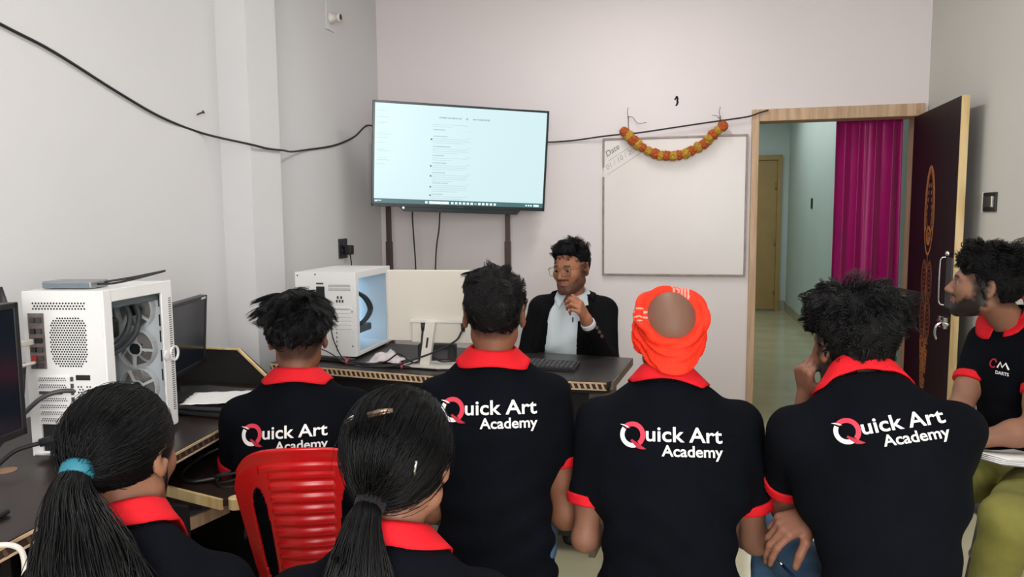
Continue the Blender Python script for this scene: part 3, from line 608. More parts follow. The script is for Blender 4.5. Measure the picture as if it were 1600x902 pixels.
# ---- crumpled cloth
vs = []; n_ = 26
for j in range(n_+1):
    for i in range(n_+1):
        u = i/n_-.5; v = j/n_-.5; p = Vector((u*5, v*5, 0)); rr = max(0, 1-(u*u+v*v)*3.6)
        h_ = .004+rr*(.030+.030*(mnoise.noise(p*.9)+.55*abs(mnoise.noise(p*2.1+Vector((4, 1, 0))))))
        vs.append((u*.155*(1+.2*mnoise.noise(p+Vector((9, 0, 0)))), v*.125*(1+.25*mnoise.noise(p+Vector((0, 9, 0)))), max(.002, h_)))
fs = [(j*(n_+1)+i, j*(n_+1)+i+1, (j+1)*(n_+1)+i+1, (j+1)*(n_+1)+i) for j in range(n_) for i in range(n_)]
cl = MB().add(vs, fs).build('crumpled_cloth', M['cloth_grey'], None, smooth=True, fix=False); cl.location = (-1.29, 3.085, .752); cl.modifiers.new('th', 'SOLIDIFY').thickness = .002
tag(cl, 'crumpled pale cloth lying between the blue-lit computer and the monitor', 'cloth')
def dcable(pts, r, label, m='rubber', cat='cable'):
    return cable('desk_cable', pts, r, label, m, 7, cat)
z = .757
dcable([(-1.62, 3.04, z), (-1.50, 3.02, z), (-1.44, 2.985, z+.004), (-1.30, 2.955, z), (-1.20, 2.945, z), (-1.12, 2.95, z), (-1.02, 2.985, z), (-.96, 3.05, z)], .0075, 'thick black cable bundle lying along the front of the teacher desk')
dcable([(-1.55, 3.06, z+.14), (-1.535, 3.05, z+.09), (-1.49, 3.02, z+.03), (-1.445, 2.99, z+.003), (-1.40, 2.985, z)], .003, 'thin black lead hanging from the back of the blue-lit computer')
dcable([(-1.62, 3.06, z+.05), (-1.55, 3.03, z+.035), (-1.48, 3.0, z+.01), (-1.44, 2.975, z+.002), (-1.36, 2.965, z)], .003, 'thin grey lead leaving the lower back of the blue-lit computer', 'dgrey')
dcable([(-1.33, 2.97, z), (-1.26, 3.0, z+.01), (-1.20, 3.0, z+.045), (-1.13, 2.99, z+.012), (-1.06, 3.06, z), (-1.0, 3.10, z)], .0035, 'black lead looping over the front of the crumpled cloth')
dcable([(-1.16, 2.945, z+.004), (-1.10, 2.99, z+.02), (-1.05, 3.01, z+.035), (-1.0, 2.99, z+.02), (-.93, 3.02, z+.02)], .0035, 'black lead crossing behind the cream monitor neck')
pk = mat('pink_tie', (.55, .10, .14), .6)
for (x, y, lb) in ((-1.44, 2.985, 'pink cable tie knotted beside the blue-lit computer'), (-1.165, 2.948, 'pink cable tie on the cable bundle near the monitor base')):
    t_ = MB().lathe([(.0085, -.006), (.012, -.003), (.012, .003), (.0085, .006)], 12, M=Matrix.Translation((x, y, z+.003)) @ Matrix.Rotation(R(90), 4, 'Y'))
    t_.tube([(x, y, z+.012), (x+.012, y-.006, z+.022)], .003, 6).tube([(x, y, z+.012), (x-.010, y-.004, z+.020)], .003, 6)
    tag(t_.build('cable_tie', pk), lb, 'cable tie')
st = empty('power_strip', (-1.52, 3.035, .752), R(-12), 'black multi-plug strip lying in front of the blue-lit computer', 'power strip')
MB().box(-.12, .10, -.018, .018, 0, .018, bev=.004).build('strip_body', M['rubber'], st)
for k in range(3): MB().box(-.10+.06*k, -.07+.06*k, -.012, .012, .017, .0195, bev=.001).build('outlet', M['dgrey'], st)
# ---- keyboard in front of the teacher
kb = empty('keyboard', (-.63, 3.08, .752), R(-3), 'black keyboard lying on the teacher desk before the man in a blazer', 'keyboard')
MB().prism([(-.065, .0), (.065, .0), (.065, .020), (-.065, .010)], -.21, .21, 'x').build('keyboard_body', M['black'], kb)
ks = MB()
for r_ in range(5):
    y0 = -.055+.0225*r_; zz = .0102+(y0+.065)/.13*.010
    for k in range(20): ks.box(-.203+.0203*k, -.186+.0203*k, y0, y0+.019, zz, zz+.007)
tag(ks.build('keys', M['dgrey'], kb), kind='stuff')
# ================================================================ left desk
ld = empty('computer_desk', (0, 0, 0), label='long dark brown computer desk with a chipped edge along the left wall', cat='desk')
MB().prism([(-2.10, .55), (-1.285, .55), (-1.335, 1.3), (-1.40, 2.05), (-1.43, 2.55), (-2.10, 2.55)], .725, .75).build('desk_top', M['desk_l'], ld)
poly_edge_blocks(ld, [(-1.283, .6), (-1.333, 1.3), (-1.398, 2.05), (-1.428, 2.55)], .718, .748, .030, M['cream'], mat('dull_brown_edge', (.09, .05, .032), .7, var=.3, vscale=50), mat('dark_chipped_core', (.035, .018, .012), .8, var=.4, vscale=80))
MB().prism([(-2.10, 0), (-1.55, 0), (-1.55, .76), (-1.70, .885), (-2.10, .885)], 2.555, 2.58, 'y').build('end_panel', M['desk_blk'], ld)
MB().prism([(-1.556, .757), (-1.545, .757), (-1.695, .89), (-2.10, .89), (-2.10, .884), (-1.70, .884)], 2.552, 2.564, 'y').build('panel_edge', M['pale_wood'], ld)
MB().box(-2.10, -1.45, .56, .585, 0, .725).build('side_panel', M['desk_blk'], ld)
MB().box(-2.10, -2.08, .56, 2.55, .1, .725).build('back_panel', M['desk_blk'], ld)
MB().box(-2.08, -1.47, 1.28, 1.305, 0, .725).build('divider_panel', M['desk_blk'], ld)
MB().lathe([(.026, 0), (.026, .0015), (.024, .002)], 20, M=Matrix.Translation((-1.71, 1.525, .75))).build('cable_grommet', mat('tan_disc', (.36, .20, .11), .6), ld)
tr = MB().prism([(-1.90, 1.83), (-1.455, 1.815), (-1.235, 1.755), (-1.20, 1.79), (-1.21, 2.02), (-1.42, 2.06), (-1.90, 2.06)], .600, .618).build('pullout_tray', M['desk_l'], ld)
MB().prism([(-1.46, 1.808), (-1.235, 1.747), (-1.235, 1.757), (-1.46, 1.818)], .592, .622).build('tray_edge', M['pale_wood'], tr)
MB().lathe([(.022, 0), (.022, .03), (.015, .032)], 16, M=Matrix.Translation((-1.205, 1.775, .592))).build('tray_knob', M['pale_wood'], tr)
MB().box(-1.92, -1.335, 1.73, 1.745, 0, .60).build('divider_panel', M['desk_blk'], ld)
sh_ = MB().prism([(-1.90, 1.75), (-1.36, 1.75), (-1.325, 1.90), (-1.90, 1.98)], .525, .548).build('lower_shelf', M['grey_board'], ld)
MB().prism([(-1.365, 1.742), (-1.358, 1.742), (-1.318, 1.905), (-1.328, 1.905)], .515, .55).build('shelf_edge', M['frame_wood'], sh_)
# ---- monitors on the left desk
def monitor(label, far, direc, width, z0, z1, tilt=0):
    e = empty('monitor', (far[0], far[1], .752), math.atan2(-direc[1], -direc[0]), label, 'monitor')    # local +X runs from the far edge towards the viewer, local +Y is the screen side
    Mt = Matrix.Translation((0, 0, z0-.752)) @ Matrix.Rotation(R(tilt), 4, 'X')
    h_ = z1-z0
    MB().box(0, width, -.028, -.004, 0, h_, bev=.004, M=Mt).build('screen_shell', M['black'], e)
    fr_ = MB()
    fr_.box(0, width, -.006, .003, h_-.014, h_, bev=.002, M=Mt).box(0, width, -.006, .003, 0, .018, bev=.002, M=Mt).box(0, .014, -.006, .003, 0, h_, bev=.002, M=Mt).box(width-.014, width, -.006, .003, 0, h_, bev=.002, M=Mt)
    fr_.build('bezel', M['black'], e)
    MB().box(.012, width-.012, -.005, .0005, .016, h_-.012, M=Mt).build('display', mat('black_display', (.008, .011, .018), .18), e)
    MB().box(width/2-.03, width/2+.03, -.05, -.028, .005-(z0-.752), h_*.5, bev=.004, M=Mt).build('neck', M['black'], e)
    MB().box(width/2-.11, width/2+.11, -.12, .07, 0, .012, bev=.005).build('base', M['black'], e); return e, Mt, h_
m1, _, _ = monitor('black monitor at the left edge of the photo in front of the large computer', (-1.533, 1.43), (-.146, .989), .52, .888, 1.208)
m2, Mt, h_ = monitor('black monitor beyond the large white computer at the end of the left desk', (-1.83, 2.53), (-.28, .96), .40, .835, 1.105, -4)
lg = MB().box(.022, .034, .0032, .0042, h_-.0125, h_-.004, M=Mt); 
for k in range(3): lg.box(.040+.009*k, .046+.009*k, .0032, .0042, h_-.012, h_-.005, M=Mt)
link('maker_mark', lg.mesh('maker_mark'), M['white'], m2)
# ---- flat device with a cable lying on the large computer
dv = empty('drive_enclosure', (-1.615, 1.70, 1.216), R(8), 'slim grey drive enclosure lying on top of the large white computer', 'drive')
MB().box(-.075, .065, -.04, .04, 0, .020, bev=.004).build('enclosure_body', mat('steel_grey', (.30, .32, .34), .35, metal=.6), dv)
MB().box(-.072, .062, -.0415, -.0395, .003, .014).build('front_band', mat('slate_band', (.14, .18, .21), .3), dv)
MB().tube(cr([(.065, -.01, .010), (.11, -.012, .012), (.16, .0, .022), (.20, .03, .034), (.215, .06, .040), (.19, .085, .036), (.12, .06, .022), (.065, .02, .013)], 8), .0032, 6).build('drive_cable', M['rubber'], dv, smooth=True)
# ---- black laptops / files with torn papers, headset on the tray
fl = empty('file_stack', (-1.60, 2.22, .752), R(-6), 'stack of black files on the left desk under torn papers', 'files')
MB().box(-.15, .17, -.13, .15, 0, .012, bev=.003).build('file', M['black'], fl); o = MB().box(-.14, .15, -.11, .15, .013, .026, bev=.003).build('file', M['dgrey'], fl); o.rotation_euler = (0, 0, R(5))
MB().box(-.13, .12, -.09, .13, .027, .036, bev=.003).build('file', M['black'], fl)
def paper(name, loc, rz, w_, h_, label, seed, grp=None):
    vs = []; n_ = 12
    for j in range(n_+1):
        for i in range(n_+1):
            u = i/n_-.5; v = j/n_-.5; e_ = (abs(u) > .49 or abs(v) > .49)
            k = mnoise.noise(Vector((u*5+seed, v*5, 0)))
            vs.append((u*w_+(.008*mnoise.noise(Vector((v*14, seed, 1))) if e_ else 0), v*h_+(.008*mnoise.noise(Vector((u*14, seed, 2))) if e_ else 0), .003+.004*abs(k)))
    fs = [(j*(n_+1)+i, j*(n_+1)+i+1, (j+1)*(n_+1)+i+1, (j+1)*(n_+1)+i) for j in range(n_) for i in range(n_)]
    o = MB().add(vs, fs).build(name, M['paper'], None, smooth=True, fix=False); o.location = loc; o.rotation_euler = (0, 0, rz); o.modifiers.new('th', 'SOLIDIFY').thickness = .0008
    return tag(o, label, 'paper', grp)
paper('paper_sheet', (-1.525, 2.18, .790), R(20), .21, .17, 'torn white paper sheets on the black files beside the large computer', 4)
hs = empty('headset', (-1.33, 1.83, .619), R(10), 'black headset with a coiled lead lying on the pull-out tray', 'headset')
hb = MB()
for k in range(3): hb.tube([(.05+(.042+.003*k)*math.cos(a), .04+.034*math.sin(a), .012+.010*k+.012*math.sin(a+k)) for a in np.linspace(0, 6.2, 26)], .0042, 6)
hb.build('coiled_lead', M['rubber'], hs, smooth=True)
MB().tube(cr([(.01, .06, .010), (-.07, .03, .008), (-.13, .10, .010), (-.11, .20, .03), (-.03, .24, .055), (.04, .22, .04)], 8), .006, 8).build('headband', M['black'], hs, smooth=True)
MB().lathe([(.02, 0), (.034, .006), (.036, .02), (.026, .028), (.001, .028)], 20, M=Matrix.Translation((.04, .20, .002)) @ Matrix.Rotation(R(25), 4, 'X')).build('ear_cup', M['black'], hs, smooth=True)
MB().lathe([(.02, 0), (.034, .006), (.036, .02), (.026, .028), (.001, .028)], 20, M=Matrix.Translation((-.04, .24, .002)) @ Matrix.Rotation(R(-15), 4, 'X')).build('ear_cup', M['black'], hs, smooth=True)
# ---- leads behind the large computer
pc_w = lambda x, y, z: tuple(pc.matrix_basis @ Vector((x, y, z)))
cable('computer_cable', [(-1.575, 1.632, .943), (-1.60, 1.60, .948), (-1.63, 1.57, .935), (-1.66, 1.53, .89), (-1.68, 1.48, .83), (-1.70, 1.42, .78), (-1.73, 1.3, .757), (-1.8, 1.1, .757)], .006, 'grey display cable curving from the slots of the large computer', 'dgrey')
pp = MB().tube([(-1.60, 1.625, .825), (-1.655, 1.58, .81)], [.015, .011], 8).tube(cr([(-1.65, 1.585, .811), (-1.69, 1.54, .80), (-1.70, 1.49, .775), (-1.70, 1.43, .758), (-1.76, 1.3, .757), (-1.85, 1.1, .757)], 8), .006, 8)
tag(pp.build('mains_cable', M['rubber'], None, smooth=True), 'black power cord plugged into the bottom of the large computer', 'cable')
cable('computer_cable', [(-1.705, 1.60, 1.02), (-1.69, 1.58, .985), (-1.685, 1.565, .93), (-1.70, 1.55, .88), (-1.72, 1.53, .84)], .004, 'thin dark lead hanging along the left edge of the large computer', 'rubber')
cable('white_lead', [(-1.37, 1.10, .752), (-1.33, 1.13, .758), (-1.292, 1.15, .757), (-1.275, 1.16, .735), (-1.27, 1.15, .68), (-1.27, 1.10, .62)], .006, 'white lead hooked over the front edge of the left desk', 'offwhite')
# ================================================================ organic shapes: signed distance fields turned into one continuous mesh
V3 = lambda *a: np.array(a, dtype=np.float64)
def nrm(v): v = np.asarray(v, float); return v/max(1e-9, np.linalg.norm(v))
def cone(P, a, b, ra, rb):
    a = np.asarray(a, float); ab = np.asarray(b, float)-a; t = np.clip(((P-a)@ab)/max(1e-12, ab@ab), 0, 1)
    return np.linalg.norm(P-(a+t[:, None]*ab), axis=1)-(ra+(rb-ra)*t)
def ell(P, c, r, Rm=None):
    q = P-np.asarray(c, float)
    if Rm is not None: q = q@Rm
    r = np.asarray(r, float); k0 = np.linalg.norm(q/r, axis=1); k1 = np.linalg.norm(q/(r*r), axis=1)
    return k0*(k0-1)/np.maximum(k1, 1e-9)
def smin(a, b, k):
    h = np.clip(.5+.5*(b-a)/k, 0, 1); return b*(1-h)+a*h-k*h*(1-h)
def smax(a, b, k): return -smin(-a, -b, k)
def sdf_mesh(f, lo, hi, h, name, band=2.4):
    lo = np.asarray(lo, float); hi = np.asarray(hi, float); B = 4
    nb = np.ceil((hi-lo)/(h*B)).astype(int)+1; n = nb*B
    cx = [lo[i]+(np.arange(nb[i])*B+(B-1)/2)*h for i in range(3)]
    G = np.stack(np.meshgrid(*cx, indexing='ij'), -1).reshape(-1, 3)
    dc = f(G).reshape(nb)
    act = np.abs(dc) < h*B*.87*band
    vol = np.repeat(np.repeat(np.repeat(dc, B, 0), B, 1), B, 2).astype(np.float32)
    bi = np.argwhere(act)
    off = np.stack(np.meshgrid(*[np.arange(B)]*3, indexing='ij'), -1).reshape(-1, 3)
    idx = (bi[:, None, :]*B+off[None]).reshape(-1, 3)
    out = np.empty(len(idx), np.float32)
    for s in range(0, len(idx), 400000): out[s:s+400000] = f(lo+idx[s:s+400000]*h)
    vol[idx[:, 0], idx[:, 1], idx[:, 2]] = out
    sg = (vol < 0)
    cnt = np.zeros(n-1, np.uint8)
    for d in np.ndindex(2, 2, 2): cnt += sg[d[0]:n[0]-1+d[0], d[1]:n[1]-1+d[1], d[2]:n[2]-1+d[2]]
    cells = np.argwhere((cnt > 0) & (cnt < 8)); N = len(cells)
    cid = np.full(n-1, -1, np.int32); cid[cells[:, 0], cells[:, 1], cells[:, 2]] = np.arange(N)
    cor = np.array(list(np.ndindex(2, 2, 2)))
    cv = np.stack([vol[cells[:, 0]+c[0], cells[:, 1]+c[1], cells[:, 2]+c[2]] for c in cor], 1)
    acc = np.zeros((N, 3)); num = np.zeros(N)
    for i in range(8):
        for j in range(i+1, 8):
            if np.abs(cor[i]-cor[j]).sum() != 1: continue
            m = (cv[:, i] < 0) != (cv[:, j] < 0)
            t = cv[m, i]/(cv[m, i]-cv[m, j]); acc[m] += cor[i]+t[:, None]*(cor[j]-cor[i]); num[m] += 1
    verts = lo+(cells+acc/num[:, None])*h
    quads = []
    for ax in range(3):
        sl0 = [slice(1, n[k]-1) for k in range(3)]; sl1 = list(sl0); sl0[ax] = slice(0, n[ax]-1); sl1[ax] = slice(1, n[ax])
        a = sg[tuple(sl0)]; b = sg[tuple(sl1)]; e = np.argwhere(a != b)
        if not len(e): continue
        fl = a[e[:, 0], e[:, 1], e[:, 2]]
        base = e+np.array([0 if k == ax else 1 for k in range(3)])
        u, v = (ax+1) % 3, (ax+2) % 3; U = np.eye(3, dtype=int)[u]; Vv = np.eye(3, dtype=int)[v]
        q = np.stack([cid[tuple((base-o_).T)] for o_ in (U*0, U, U+Vv, Vv)], 1)
        q[~fl] = q[~fl][:, ::-1]; quads.append(q)
    q = np.concatenate(quads); q = q[(q >= 0).all(1)]
    return verts, q
def np_mesh(name, verts, quads, smooth=True):
    me = bpy.data.meshes.new(name); k = quads.shape[1]
    me.vertices.add(len(verts)); me.vertices.foreach_set('co', np.ascontiguousarray(verts, np.float32).ravel())
    me.loops.add(quads.size); me.loops.foreach_set('vertex_index', np.ascontiguousarray(quads, np.int32).ravel())
    me.polygons.add(len(quads)); me.polygons.foreach_set('loop_start', np.arange(0, quads.size, k, dtype=np.int32))
    if smooth: me.polygons.foreach_set('use_smooth', np.ones(len(quads), bool))
    me.update(calc_edges=True); return me
def set_col(me, cols):
    a = me.color_attributes.new('col', 'FLOAT_COLOR', 'POINT'); c = np.ones((len(cols), 4), np.float32); c[:, :3] = cols; a.data.foreach_set('color', c.ravel())
def vnoise(P, s, seed=0):                          # cheap smooth noise from sines
    P = P*s+seed*1.7
    return (np.sin(P[:, 0]*1.3+np.sin(P[:, 1]*1.7+1.1)*1.4)+np.sin(P[:, 1]*1.9+np.sin(P[:, 2]*1.5+.3)*1.3)+np.sin(P[:, 2]*1.6+np.sin(P[:, 0]*2.1+2.0)*1.2))/3
def strands(paths, rad, name, sides=3):            # paths (N, S, 3), rad (S,) or (N, S): thin tapered tubes in one mesh
    N, S, _ = paths.shape; T = np.gradient(paths, axis=1); T /= np.maximum(1e-9, np.linalg.norm(T, axis=2, keepdims=True))
    ref = np.where(np.abs(T[..., 2:3]) > .9, np.array([1., 0, 0]), np.array([0, 0, 1.]))
    A = np.cross(T, ref); A /= np.maximum(1e-9, np.linalg.norm(A, axis=2, keepdims=True)); Bv = np.cross(T, A)
    rad = np.broadcast_to(rad, (N, S))
    ang = np.arange(sides)*2*np.pi/sides
    ring = paths[:, :, None, :]+rad[:, :, None, None]*(A[:, :, None, :]*np.cos(ang)[None, None, :, None]+Bv[:, :, None, :]*np.sin(ang)[None, None, :, None])
    verts = ring.reshape(-1, 3)
    base = (np.arange(N)[:, None, None]*S+np.arange(S-1)[None, :, None])*sides
    k = np.arange(sides)[None, None, :]; k2 = (k+1) % sides
    q = np.stack([base+k, base+k2, base+sides+k2, base+sides+k], -1).reshape(-1, 4)
    return verts, q
def sample_surface(verts, quads, n, rng, keep=None):
    a, b, c, d = (verts[quads[:, i]] for i in range(4))
    ar = np.linalg.norm(np.cross(b-a, c-a), axis=1)+np.linalg.norm(np.cross(c-a, d-a), axis=1); nn = np.cross(c-a, d-b); nn /= np.maximum(1e-12, np.linalg.norm(nn, axis=1, keepdims=True))
    if keep is not None: ar = ar*keep((a+b+c+d)/4)
    i = rng.choice(len(quads), n, p=ar/ar.sum()); u, v = rng.random((2, n, 1))
    p = (a[i]*(1-u)+b[i]*u)*(1-v)+(d[i]*(1-u)+c[i]*u)*v
    return p, nn[i]
def rotm(yaw, pitch=0, roll=0):                    # columns: right, forward, up.  yaw about z (0 = looking along +Y), pitch>0 looks up, roll>0 tilts to the right shoulder
    cy, sy = math.cos(yaw), math.sin(yaw); Rz = np.array([[cy, -sy, 0], [sy, cy, 0], [0, 0, 1]])
    cp, sp_ = math.cos(pitch), math.sin(pitch); Rx = np.array([[1, 0, 0], [0, cp, -sp_], [0, sp_, cp]])
    cr_, sr = math.cos(roll), math.sin(roll); Ry = np.array([[cr_, 0, sr], [0, 1, 0], [-sr, 0, cr_]])
    return Rz@Rx@Ry

# ---------------------------------------------------------------- head (local: origin between the ears, +Y face, +Z up)
def head_sdf(q, o):
    """q: points in head space (metres). o: dict of options"""
    d = ell(q, (0, -.014, .034), (.0765, .098, .092))
    d = smin(d, ell(q, (0, .028, -.020), (.062, .068, .088)), .03)
    jw = o.get('jaw', 1.0)
    ax = np.abs(q[:, 0]); qs = np.stack([ax, q[:, 1], q[:, 2]], 1)
    d = smin(d, cone(qs, (.050*jw, .004, -.058), (.018*jw, .072, -.094), .024, .020), .03)
    d = smin(d, ell(q, (0, .076, -.094), (.024, .018, .018)), .018)
    d = smin(d, ell(qs, (.040, .060, -.018), (.026, .024, .026)), .02)            # cheekbones
    d = smin(d, cone(qs, (.010, .088, .026), (.044, .074, .024), .010, .008), .014)   # brow
    d = smax(d, -ell(qs, (.032, .104, .004), (.020, .020, .0135)), .010)            # eye sockets
    d = smin(d, cone(q, (0, .090, .012), (0, .112, -.026), .0075, .0115), .012)      # nose
    d = smin(d, ell(qs, (.0125, .099, -.031), (.0085, .011, .008)), .007)
    d = smin(d, cone(qs, (0, .0935, -.050), (.021, .082, -.055), .0065, .004), .006)  # lips
    d = smin(d, cone(qs, (0, .0925, -.0635), (.019, .082, -.059), .0072, .004), .006)
    d = smax(d, -cone(qs, (0, .101, -.0565), (.022, .088, -.0565), .0012 if not o.get('talk') else .0036, .0006), .003)
    # eyelids over the eyeballs
    lid = ell(qs, (.0315, .0765, .004), (.0150, .0150, .0135))
    op = np.abs(q[:, 2]-.0022)-(.0036*(1-((ax-.0315)/.0135)**2))
    d = smin(d, np.maximum(lid, -op) if o.get('face') else lid, .004)
    # ears
    er = rotm(0, 0, 0); es = o.get('ear', 1.0)
    a = R(24); Re = np.array([[math.cos(a), math.sin(a), 0], [-math.sin(a), math.cos(a), 0], [0, 0, 1]])
    ear = ell(qs, (.083, -.012, .004), (.0075*es, .0195*es, .0315*es), Re)
    ear = smax(ear, -ell(qs, (.0925, -.006, .006), (.009, .0115, .019), Re), .006)
    ear = smin(ear, ell(qs, (.080, -.004, -.024), (.006, .009, .010)), .008)
    ear = smin(ear, ell(qs, (.0795, .006, -.004), (.006, .005, .009)), .006)
    d = smin(d, ear, .006)
    return d

# ---------------------------------------------------------------- hand
def hand_prims(W_, fwd, palm, side, curl, spread=.0, thumb=None, s=1.0, fcurl=None):
    """capsules for a hand. W_: wrist, fwd: wrist->knuckles, palm: palm normal (out of the palm), side: +1 right hand, -1 left."""
    f = nrm(fwd); p = nrm(palm-f*np.dot(palm, f)); t = np.cross(f, p)*side      # t points to the thumb side
    L = []; M_ = []
    kn = W_+f*.088*s
    rows = ((.027, .040, .026, .020, .0088), (.009, .045, .029, .021, .0090), (-.009, .041, .027, .020, .0086), (-.026, .032, .021, .018, .0076))
    for k, (tx, a, b, c_, r) in enumerate(rows):
        base = W_+f*(.088-.004*abs(k-1)-(.006 if k == 3 else 0))*s+t*tx*s
        M_.append((W_+f*.012*s+t*tx*.62*s, base, .0135*s, .0105*s))
        cu_ = (fcurl[k] if fcurl else (curl, curl*1.1, curl*.7)); ang = 0; pos = base
        for ln, dc, rr in zip((a, b, c_), cu_, (1.0, .92, .82)):
            ang += dc; dirv = f*math.cos(ang)+p*math.sin(ang)+t*spread*(1.5-k)*.25; dirv = nrm(dirv); nx = pos+dirv*ln*s
            L.append((pos, nx, r*rr*s, r*rr*.9*s)); pos = nx
    tb = thumb or (.7, .35, .25)
    pos = W_+f*.022*s+t*.026*s; d1 = nrm(f*math.cos(tb[0])+t*math.sin(tb[0])+p*.35)
    p1 = pos+d1*.042*s; M_.append((W_+f*.015*s+t*.012*s, p1, .0145*s, .0115*s))
    d2 = nrm(d1+p*tb[1]+f*.25); p2 = p1+d2*.032*s; d3 = nrm(d2+p*tb[2]); p3 = p2+d3*.026*s
    L.append((p1, p2, .0108*s, .0098*s)); L.append((p2, p3, .0098*s, .0082*s))
    return M_, L
# ================================================================ people
M['skin'] = vcol('skin', .55, .28, bump=.15, bscale=260, sub=.08)
M['shirt'] = mat('black_navy_cotton', (.0024, .0031, .0054), .9, var=.25, vscale=5, bump=.35, bscale=700, spec=.08)
M['redtrim'] = mat('red_rib_knit', (.62, .004, .012), .75, bump=.3, bscale=500, spec=.3)
M['hair'] = mat('black_hair', (.0028, .0027, .0032), .40, spec=.24)
M['hair_mass'] = mat('black_hair_mass', (.0040, .0038, .0042), .75, spec=.15, bump=.8, bscale=160)
M['jeans'] = mat('blue_denim', (.038, .095, .175), .85, var=.45, vscale=14, bump=.3, bscale=300)
M['khaki'] = mat('olive_khaki_cotton', (.165, .155, .030), .85, var=.2, vscale=10, bump=.2, bscale=200)
M['darktrouser'] = mat('charcoal_cotton', (.012, .012, .014), .85, bump=.2, bscale=200)
M['shoe'] = mat('dark_shoe', (.02, .018, .017), .5)
M['print_w'] = mat('white_print', (.80, .78, .77), .7)
M['print_r'] = mat('red_print', (.66, .035, .075), .6)
M['print_d'] = mat('dark_red_print', (.42, .012, .035), .6)
M['orange_cloth'] = mat('orange_red_cloth', (.78, .035, .012), .75, var=.08, vscale=12, bump=.25, bscale=160)
M['blazer'] = mat('black_blazer_wool', (.0032, .0030, .0034), .85, bump=.25, bscale=500, spec=.10)
M['pale_shirt'] = mat('pale_blue_shirt', (.56, .62, .66), .8, bump=.15, bscale=400)
M['eye_w'] = mat('eye_white', (.34, .30, .28), .3); M['iris'] = mat('dark_iris', (.012, .007, .005), .15)

class Person: pass
def quad_project(sdf, p, d, tmax=.3, off=0.0, n=40):
    """march each point of p along d until the field drops to off"""
    p = np.array(p, float); t = np.zeros(len(p))
    for _ in range(n):
        v = sdf(p+t[:, None]*d)-off; t = np.clip(t+np.clip(v, -.02, .02)*.8, 0, tmax)
    return p+t[:, None]*d

LOGO_CACHE = {}
def logo_meshes():
    """flat print in the XZ plane, x right, z up: 'Quick Art / Academy' with the two-colour Q; total width about 1"""
    if LOGO_CACHE: return LOGO_CACHE
    def ring(r0, r1, a0, a1, cx, cz, sx=1.0, n=40):
        v = []; 
        for i in range(n+1):
            a = R(a0+(a1-a0)*i/n); v += [(cx+sx*r0*math.cos(a), cz+r0*math.sin(a)), (cx+sx*r1*math.cos(a), cz+r1*math.sin(a))]
        return v, [(2*i, 2*i+1, 2*i+3, 2*i+2) for i in range(n)]
    def mk(vs, fs):
        bm = bmesh.new(); bv = [bm.verts.new((x, 0, z)) for x, z in vs]
        for f in fs:
            try: bm.faces.new([bv[i] for i in f])
            except ValueError: pass
        return bm
    parts = {}
    parts['white_arc'] = mk(*ring(.082, .127, 143, 292, .127, .045, .98))
    parts['red_arc'] = mk(*ring(.082, .130, 134, -52, .125, .045, .98))
    sw = [(0.0, .148), (.035, .146), (.075, .132), (.098, .108), (.070, .118), (.035, .134)]
    parts['swoosh'] = mk(sw, [tuple(range(6))])
    tl = [(.105, -.012), (.122, .002), (.262, -.092), (.222, -.096), (.178, -.088)]
    parts['tail'] = mk(tl, [tuple(range(5))])
    def txt(body, size, x, z, offset, space, width):
        me = text_mesh(body, size, offset=offset, space=space); bm = bmesh.new(); bm.from_mesh(me); bpy.data.meshes.remove(me)
        xs = [v.co.x for v in bm.verts]; k = width/(max(xs)-min(xs)); x0 = min(xs)
        for v in bm.verts: v.co = (x+(v.co.x-x0)*k, 0, z+v.co.y)
        return bm
    parts['name_line'] = txt('uick Art', .205, .258, -.012, .0032, 1.0, .742)
    parts['academy_line'] = txt('Academy', .150, .41, -.152, .0026, 1.0, .592)
    for k, bm in parts.items():
        for axis in (0, 2):
            lo, hi = (min(v.co[axis] for v in bm.verts), max(v.co[axis] for v in bm.verts)); x = math.floor(lo/.04)*.04+.04
            while x < hi:
                no = Vector((0, 0, 0)); no[axis] = 1; co = Vector((0, 0, 0)); co[axis] = x
                bmesh.ops.bisect_plane(bm, geom=bm.verts[:]+bm.edges[:]+bm.faces[:], plane_co=co, plane_no=no); x += .04
        bm.verts.index_update()
        LOGO_CACHE[k] = (np.array([v.co[:] for v in bm.verts]), [[v.index for v in f.verts] for f in bm.faces]); bm.free()
    return LOGO_CACHE
def put_logo(pp, width, centre, shirt_obj, tilt=0):
    """print the logo on the back of the shirt: centre in torso space (x, z); projected along the torso's forward direction"""
    mats = dict(white_arc=M['print_w'], red_arc=M['print_r'], swoosh=M['print_w'], tail=M['print_d'], name_line=M['print_w'], academy_line=M['print_w'])
    for k, (v, fs) in logo_meshes().items():
        ct_, st_ = math.cos(R(tilt)), math.sin(R(tilt)); x_, z_ = (v[:, 0]-.5)*width, v[:, 2]*width; lx = x_*ct_-z_*st_+centre[0]; lz = x_*st_+z_*ct_+centre[1]
        start = pp.P+lx[:, None]*pp.r-.25*pp.f[None]+lz[:, None]*pp.u
        lift = {'white_arc': .0016, 'red_arc': .0020, 'swoosh': .0026, 'tail': .0028}.get(k, .0018)
        w_ = quad_project(pp.shirt_sdf, start, pp.f, .4, lift, 60)
        me = bpy.data.meshes.new(k); me.from_pydata((w_-pp.root).tolist(), [], fs); me.update()
        nm = {'white_arc': 'print_arc', 'red_arc': 'print_arc', 'swoosh': 'print_swoosh', 'tail': 'print_tail', 'name_line': 'print_lettering', 'academy_line': 'print_lettering'}[k]
        link(nm, me, mats[k], shirt_obj)

